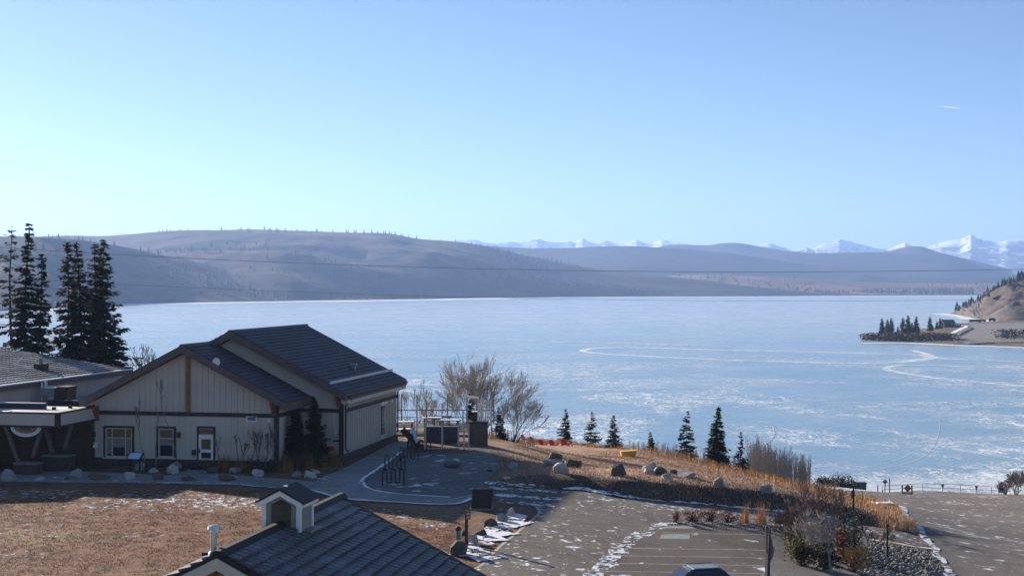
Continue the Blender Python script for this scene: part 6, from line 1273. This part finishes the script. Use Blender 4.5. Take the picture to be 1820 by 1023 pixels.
for i, (u, v, L_, h_, lb) in enumerate(((1733, 577, 12, 2.6, 'long dark trailer shape at the back of the far lot'), (1745, 576.5, 8, 2.2, 'dark truck shape right of the long trailer'), (1763, 575.5, 7, 3, 'dark van shape under the bluff'))):
    p = lake(u, v); p.z = max(pen(p.x, p.y), 1.) + .4; o = empty('far_vehicle', p, .1, lb, 'vehicle', 'vehicles on the far lot'); MB().hexa([(-L_ / 2, -1.1, .5), (L_ / 2, -1.1, .5), (L_ / 2, 1.1, .5), (-L_ / 2, 1.1, .5), (-L_ / 2 + .3, -1., h_), (L_ / 2 - 1.2, -1., h_), (L_ / 2 - 1.2, 1., h_), (-L_ / 2 + .3, 1., h_)]).build('body', M_brown, o)
    for sx in (-.3, .3): MB().tube([(sx * L_, -1.15, .45), (sx * L_, 1.15, .45)], .45, 10).build('axle', M_black, o)
# trees on the bluff rim, hill skylines and slopes
def conemass(name, P, hs, m, seed=1, wr=.32):
    r = random.Random(seed); V = []; Fc = []
    for p, h in zip(P, hs):
        k = 5; w_ = h * wr * r.uniform(.8, 1.2)
        for tier in (0, 1):
            n_ = len(V); a0 = r.random() * 6; zb = h * (.02 + .4 * tier); ww = w_ * (1 - .45 * tier)
            V += [(p[0] + ww * .5 * math.cos(a0 + 6.283 * j / k) * r.uniform(.7, 1.2), p[1] + ww * .5 * math.sin(a0 + 6.283 * j / k), p[2] + zb - .5) for j in range(k)] + [(p[0], p[1], p[2] + h * (.7 + .3 * tier))]
            Fc += [(n_ + j, n_ + (j + 1) % k, n_ + k) for j in range(k)]
    return link(name, np_mesh(name, V, Fc, 3), m)
M_forest = pm('forest_needles', (.020, .024, .018), (.034, .036, .026), .01, .95, world=True)
r = random.Random(77)
P = []; hs = []
for i in range(420):
    j = r.randrange(4, 119); k = min(39, int(40 * (1 - abs(r.gauss(0, .035))))) if r.random() < .8 else r.randint(28, 39)
    q = BL[k, j]; P.append((q[0] + r.gauss(0, 3), q[1] + r.gauss(0, 3), q[2] - 1)); hs.append(r.uniform(3, 8.5))
tag(conemass('bluff_trees', P, hs, M_forest, 3, .8), kind='stuff')
def hill_trees(V, n_, seed, krange, hr, dens=None):
    r = random.Random(seed); P = []; hs = []; nv_, nu_ = V.shape[:2]; tries = 0
    while len(P) < n_ and tries < n_ * 30:
        tries += 1; k = r.uniform(*krange); j = r.randrange(nu_); q = V[min(nv_ - 1, int(k)), j]
        if dens and float(vnoise(np.array([q[0] / dens]), np.array([q[1] / dens]), seed)[0]) < r.uniform(.45, .8): continue
        P.append((q[0] + r.gauss(0, 14), q[1] + r.gauss(0, 14), q[2] - 1.5)); hs.append(r.uniform(*hr))
    return P, hs
P, hs = hill_trees(HILLS['hills3'], 900, 5, (9, 59), (7, 20), 260); tag(conemass('hill_forest', P, hs, M_forest, 5, .42), kind='stuff')
P, hs = hill_trees(HILLS['hills5'], 1500, 6, (14, 78), (8, 19), 420); tag(conemass('hill_forest', P, hs, M_forest, 6, .42), kind='stuff')
P, hs = hill_trees(HILLS['hills7'], 700, 7, (8, 59), (8, 18), 300); tag(conemass('hill_forest', P, hs, M_forest, 7, .42), kind='stuff')
P, hs = hill_trees(HILLS['shore_flats9'], 700, 8, (4, 39), (8, 17), 500); tag(conemass('hill_forest', P, hs, M_forest, 8, .55), kind='stuff')
# dark belt of trees along the far right shore
P = []; hs = []
for i in range(520):
    u = r.uniform(1495, 1730) if r.random() < .8 else r.uniform(1440, 1560); Y = r.uniform(5150, 5600); P.append(((u - CU) / F * Y, Y, 2 + (Y - 5100) * .015)); hs.append(r.uniform(12, 26) * (.6 + .4 * min(1, (u - 1440) / 120)))
tag(conemass('shore_forest', P, hs, M_forest, 9, .6), kind='stuff')
# lone conifers standing out on the skyline
cm = MB(); k = 6
for z0, z1, w_ in ((.02, .55, .19), (.3, .8, .14), (.58, 1., .09)):
    n_ = len(cm.v); cm.v += [(w_ * math.cos(6.283 * j / k + z0 * 9), w_ * math.sin(6.283 * j / k + z0 * 9), z0) for j in range(k)] + [(0, 0, z1)]; cm.f += [(n_ + j, n_ + (j + 1) % k, n_ + k) for j in range(k)]
cme = bpy.data.meshes.new('skyline_conifer'); cme.from_pydata(cm.v, [], cm.f); cme.materials.append(M_forest)
V = HILLS['hills5']; us = np.linspace(-300, 1500, V.shape[1])
for u in [281, 290, 297, 305, 318, 321, 392, 428, 470, 530, 562, 591, 615, 619, 631, 634, 646, 660, 670, 681, 684, 692, 697, 703, 712, 716, 727, 741, 765, 810, 965, 972, 985, 989, 996, 1004, 1010, 1018, 1024, 1030, 1052, 1066]:
    j = int(np.argmin(abs(us - u))); q = V[79, j]; o = link('skyline_conifer', cme, None); hh = r.uniform(8, 17); o.location = (q[0], q[1], q[2] - 1.); o.scale = (hh * 1.15, hh * 1.15, hh); tag(o, 'small conifer silhouetted on the skyline of the middle hill', 'conifer', 'skyline conifers on the middle hill')
V = HILLS['hills3']; us = np.linspace(-300, 760, V.shape[1])
for u in [88, 95, 104, 140, 146, 160, 205, 250, 262, 283, 318, 352, 368, 372]:
    j = int(np.argmin(abs(us - u))); q = V[59, j]; o = link('skyline_conifer', cme, None); hh = r.uniform(7, 14); o.location = (q[0], q[1], q[2] - 1.); o.scale = (hh * 1.2, hh * 1.2, hh); tag(o, 'small conifer on the edge of the dark left hill', 'conifer', 'edge conifers on the left hill')
# power lines and contrail
def wire(name, pts, Y, rr_, label):
    us = np.linspace(pts[0][0], pts[-1][0], 60); co = np.polyfit([p[0] for p in pts], [p[1] for p in pts], 3); P = [at_y(u, float(np.polyval(co, u)), Y) for u in us]
    return tag(MB().tube(P, rr_, 5).build(name, M_black), label, 'power line')
wire('power_line', ((-250, 421), (-50, 437), (200, 451), (540, 468), (900, 478.5), (1240, 483), (1500, 482.5), (1820, 478), (2000, 474)), 138, .018, 'upper and darker of two power lines crossing before the hills')
wire('power_line', ((-250, 478), (60, 497), (211, 505), (450, 515), (700, 524), (950, 531), (1180, 534), (1480, 534), (1820, 531), (2000, 528)), 140, .012, 'faint lower power line crossing the far shore and the ice')
ct = [at_y(u, v, 6000) for u, v in ((1666, 188.5), (1676, 189.6), (1690, 191), (1706, 193))]
mc, nt, b = newmat('contrail'); b.inputs['Base Color'].default_value = (.85, .85, .87, 1); trp = N(nt, 'ShaderNodeBsdfTransparent'); mx = N(nt, 'ShaderNodeMixShader'); mx.inputs[0].default_value = .13; tl_ = N(nt, 'ShaderNodeBsdfTranslucent'); tl_.inputs[0].default_value = (.95, .95, .97, 1); nt.links.new(trp.outputs[0], mx.inputs[1]); nt.links.new(tl_.outputs[0], mx.inputs[2]); nt.links.new(mx.outputs[0], nt.nodes['Material Output'].inputs[0])
tag(MB().tube(ct, [.8, 1.6, 2.4, 1.2], 6).build('contrail', mc), 'short white contrail high in the right sky', 'contrail', kind='stuff')
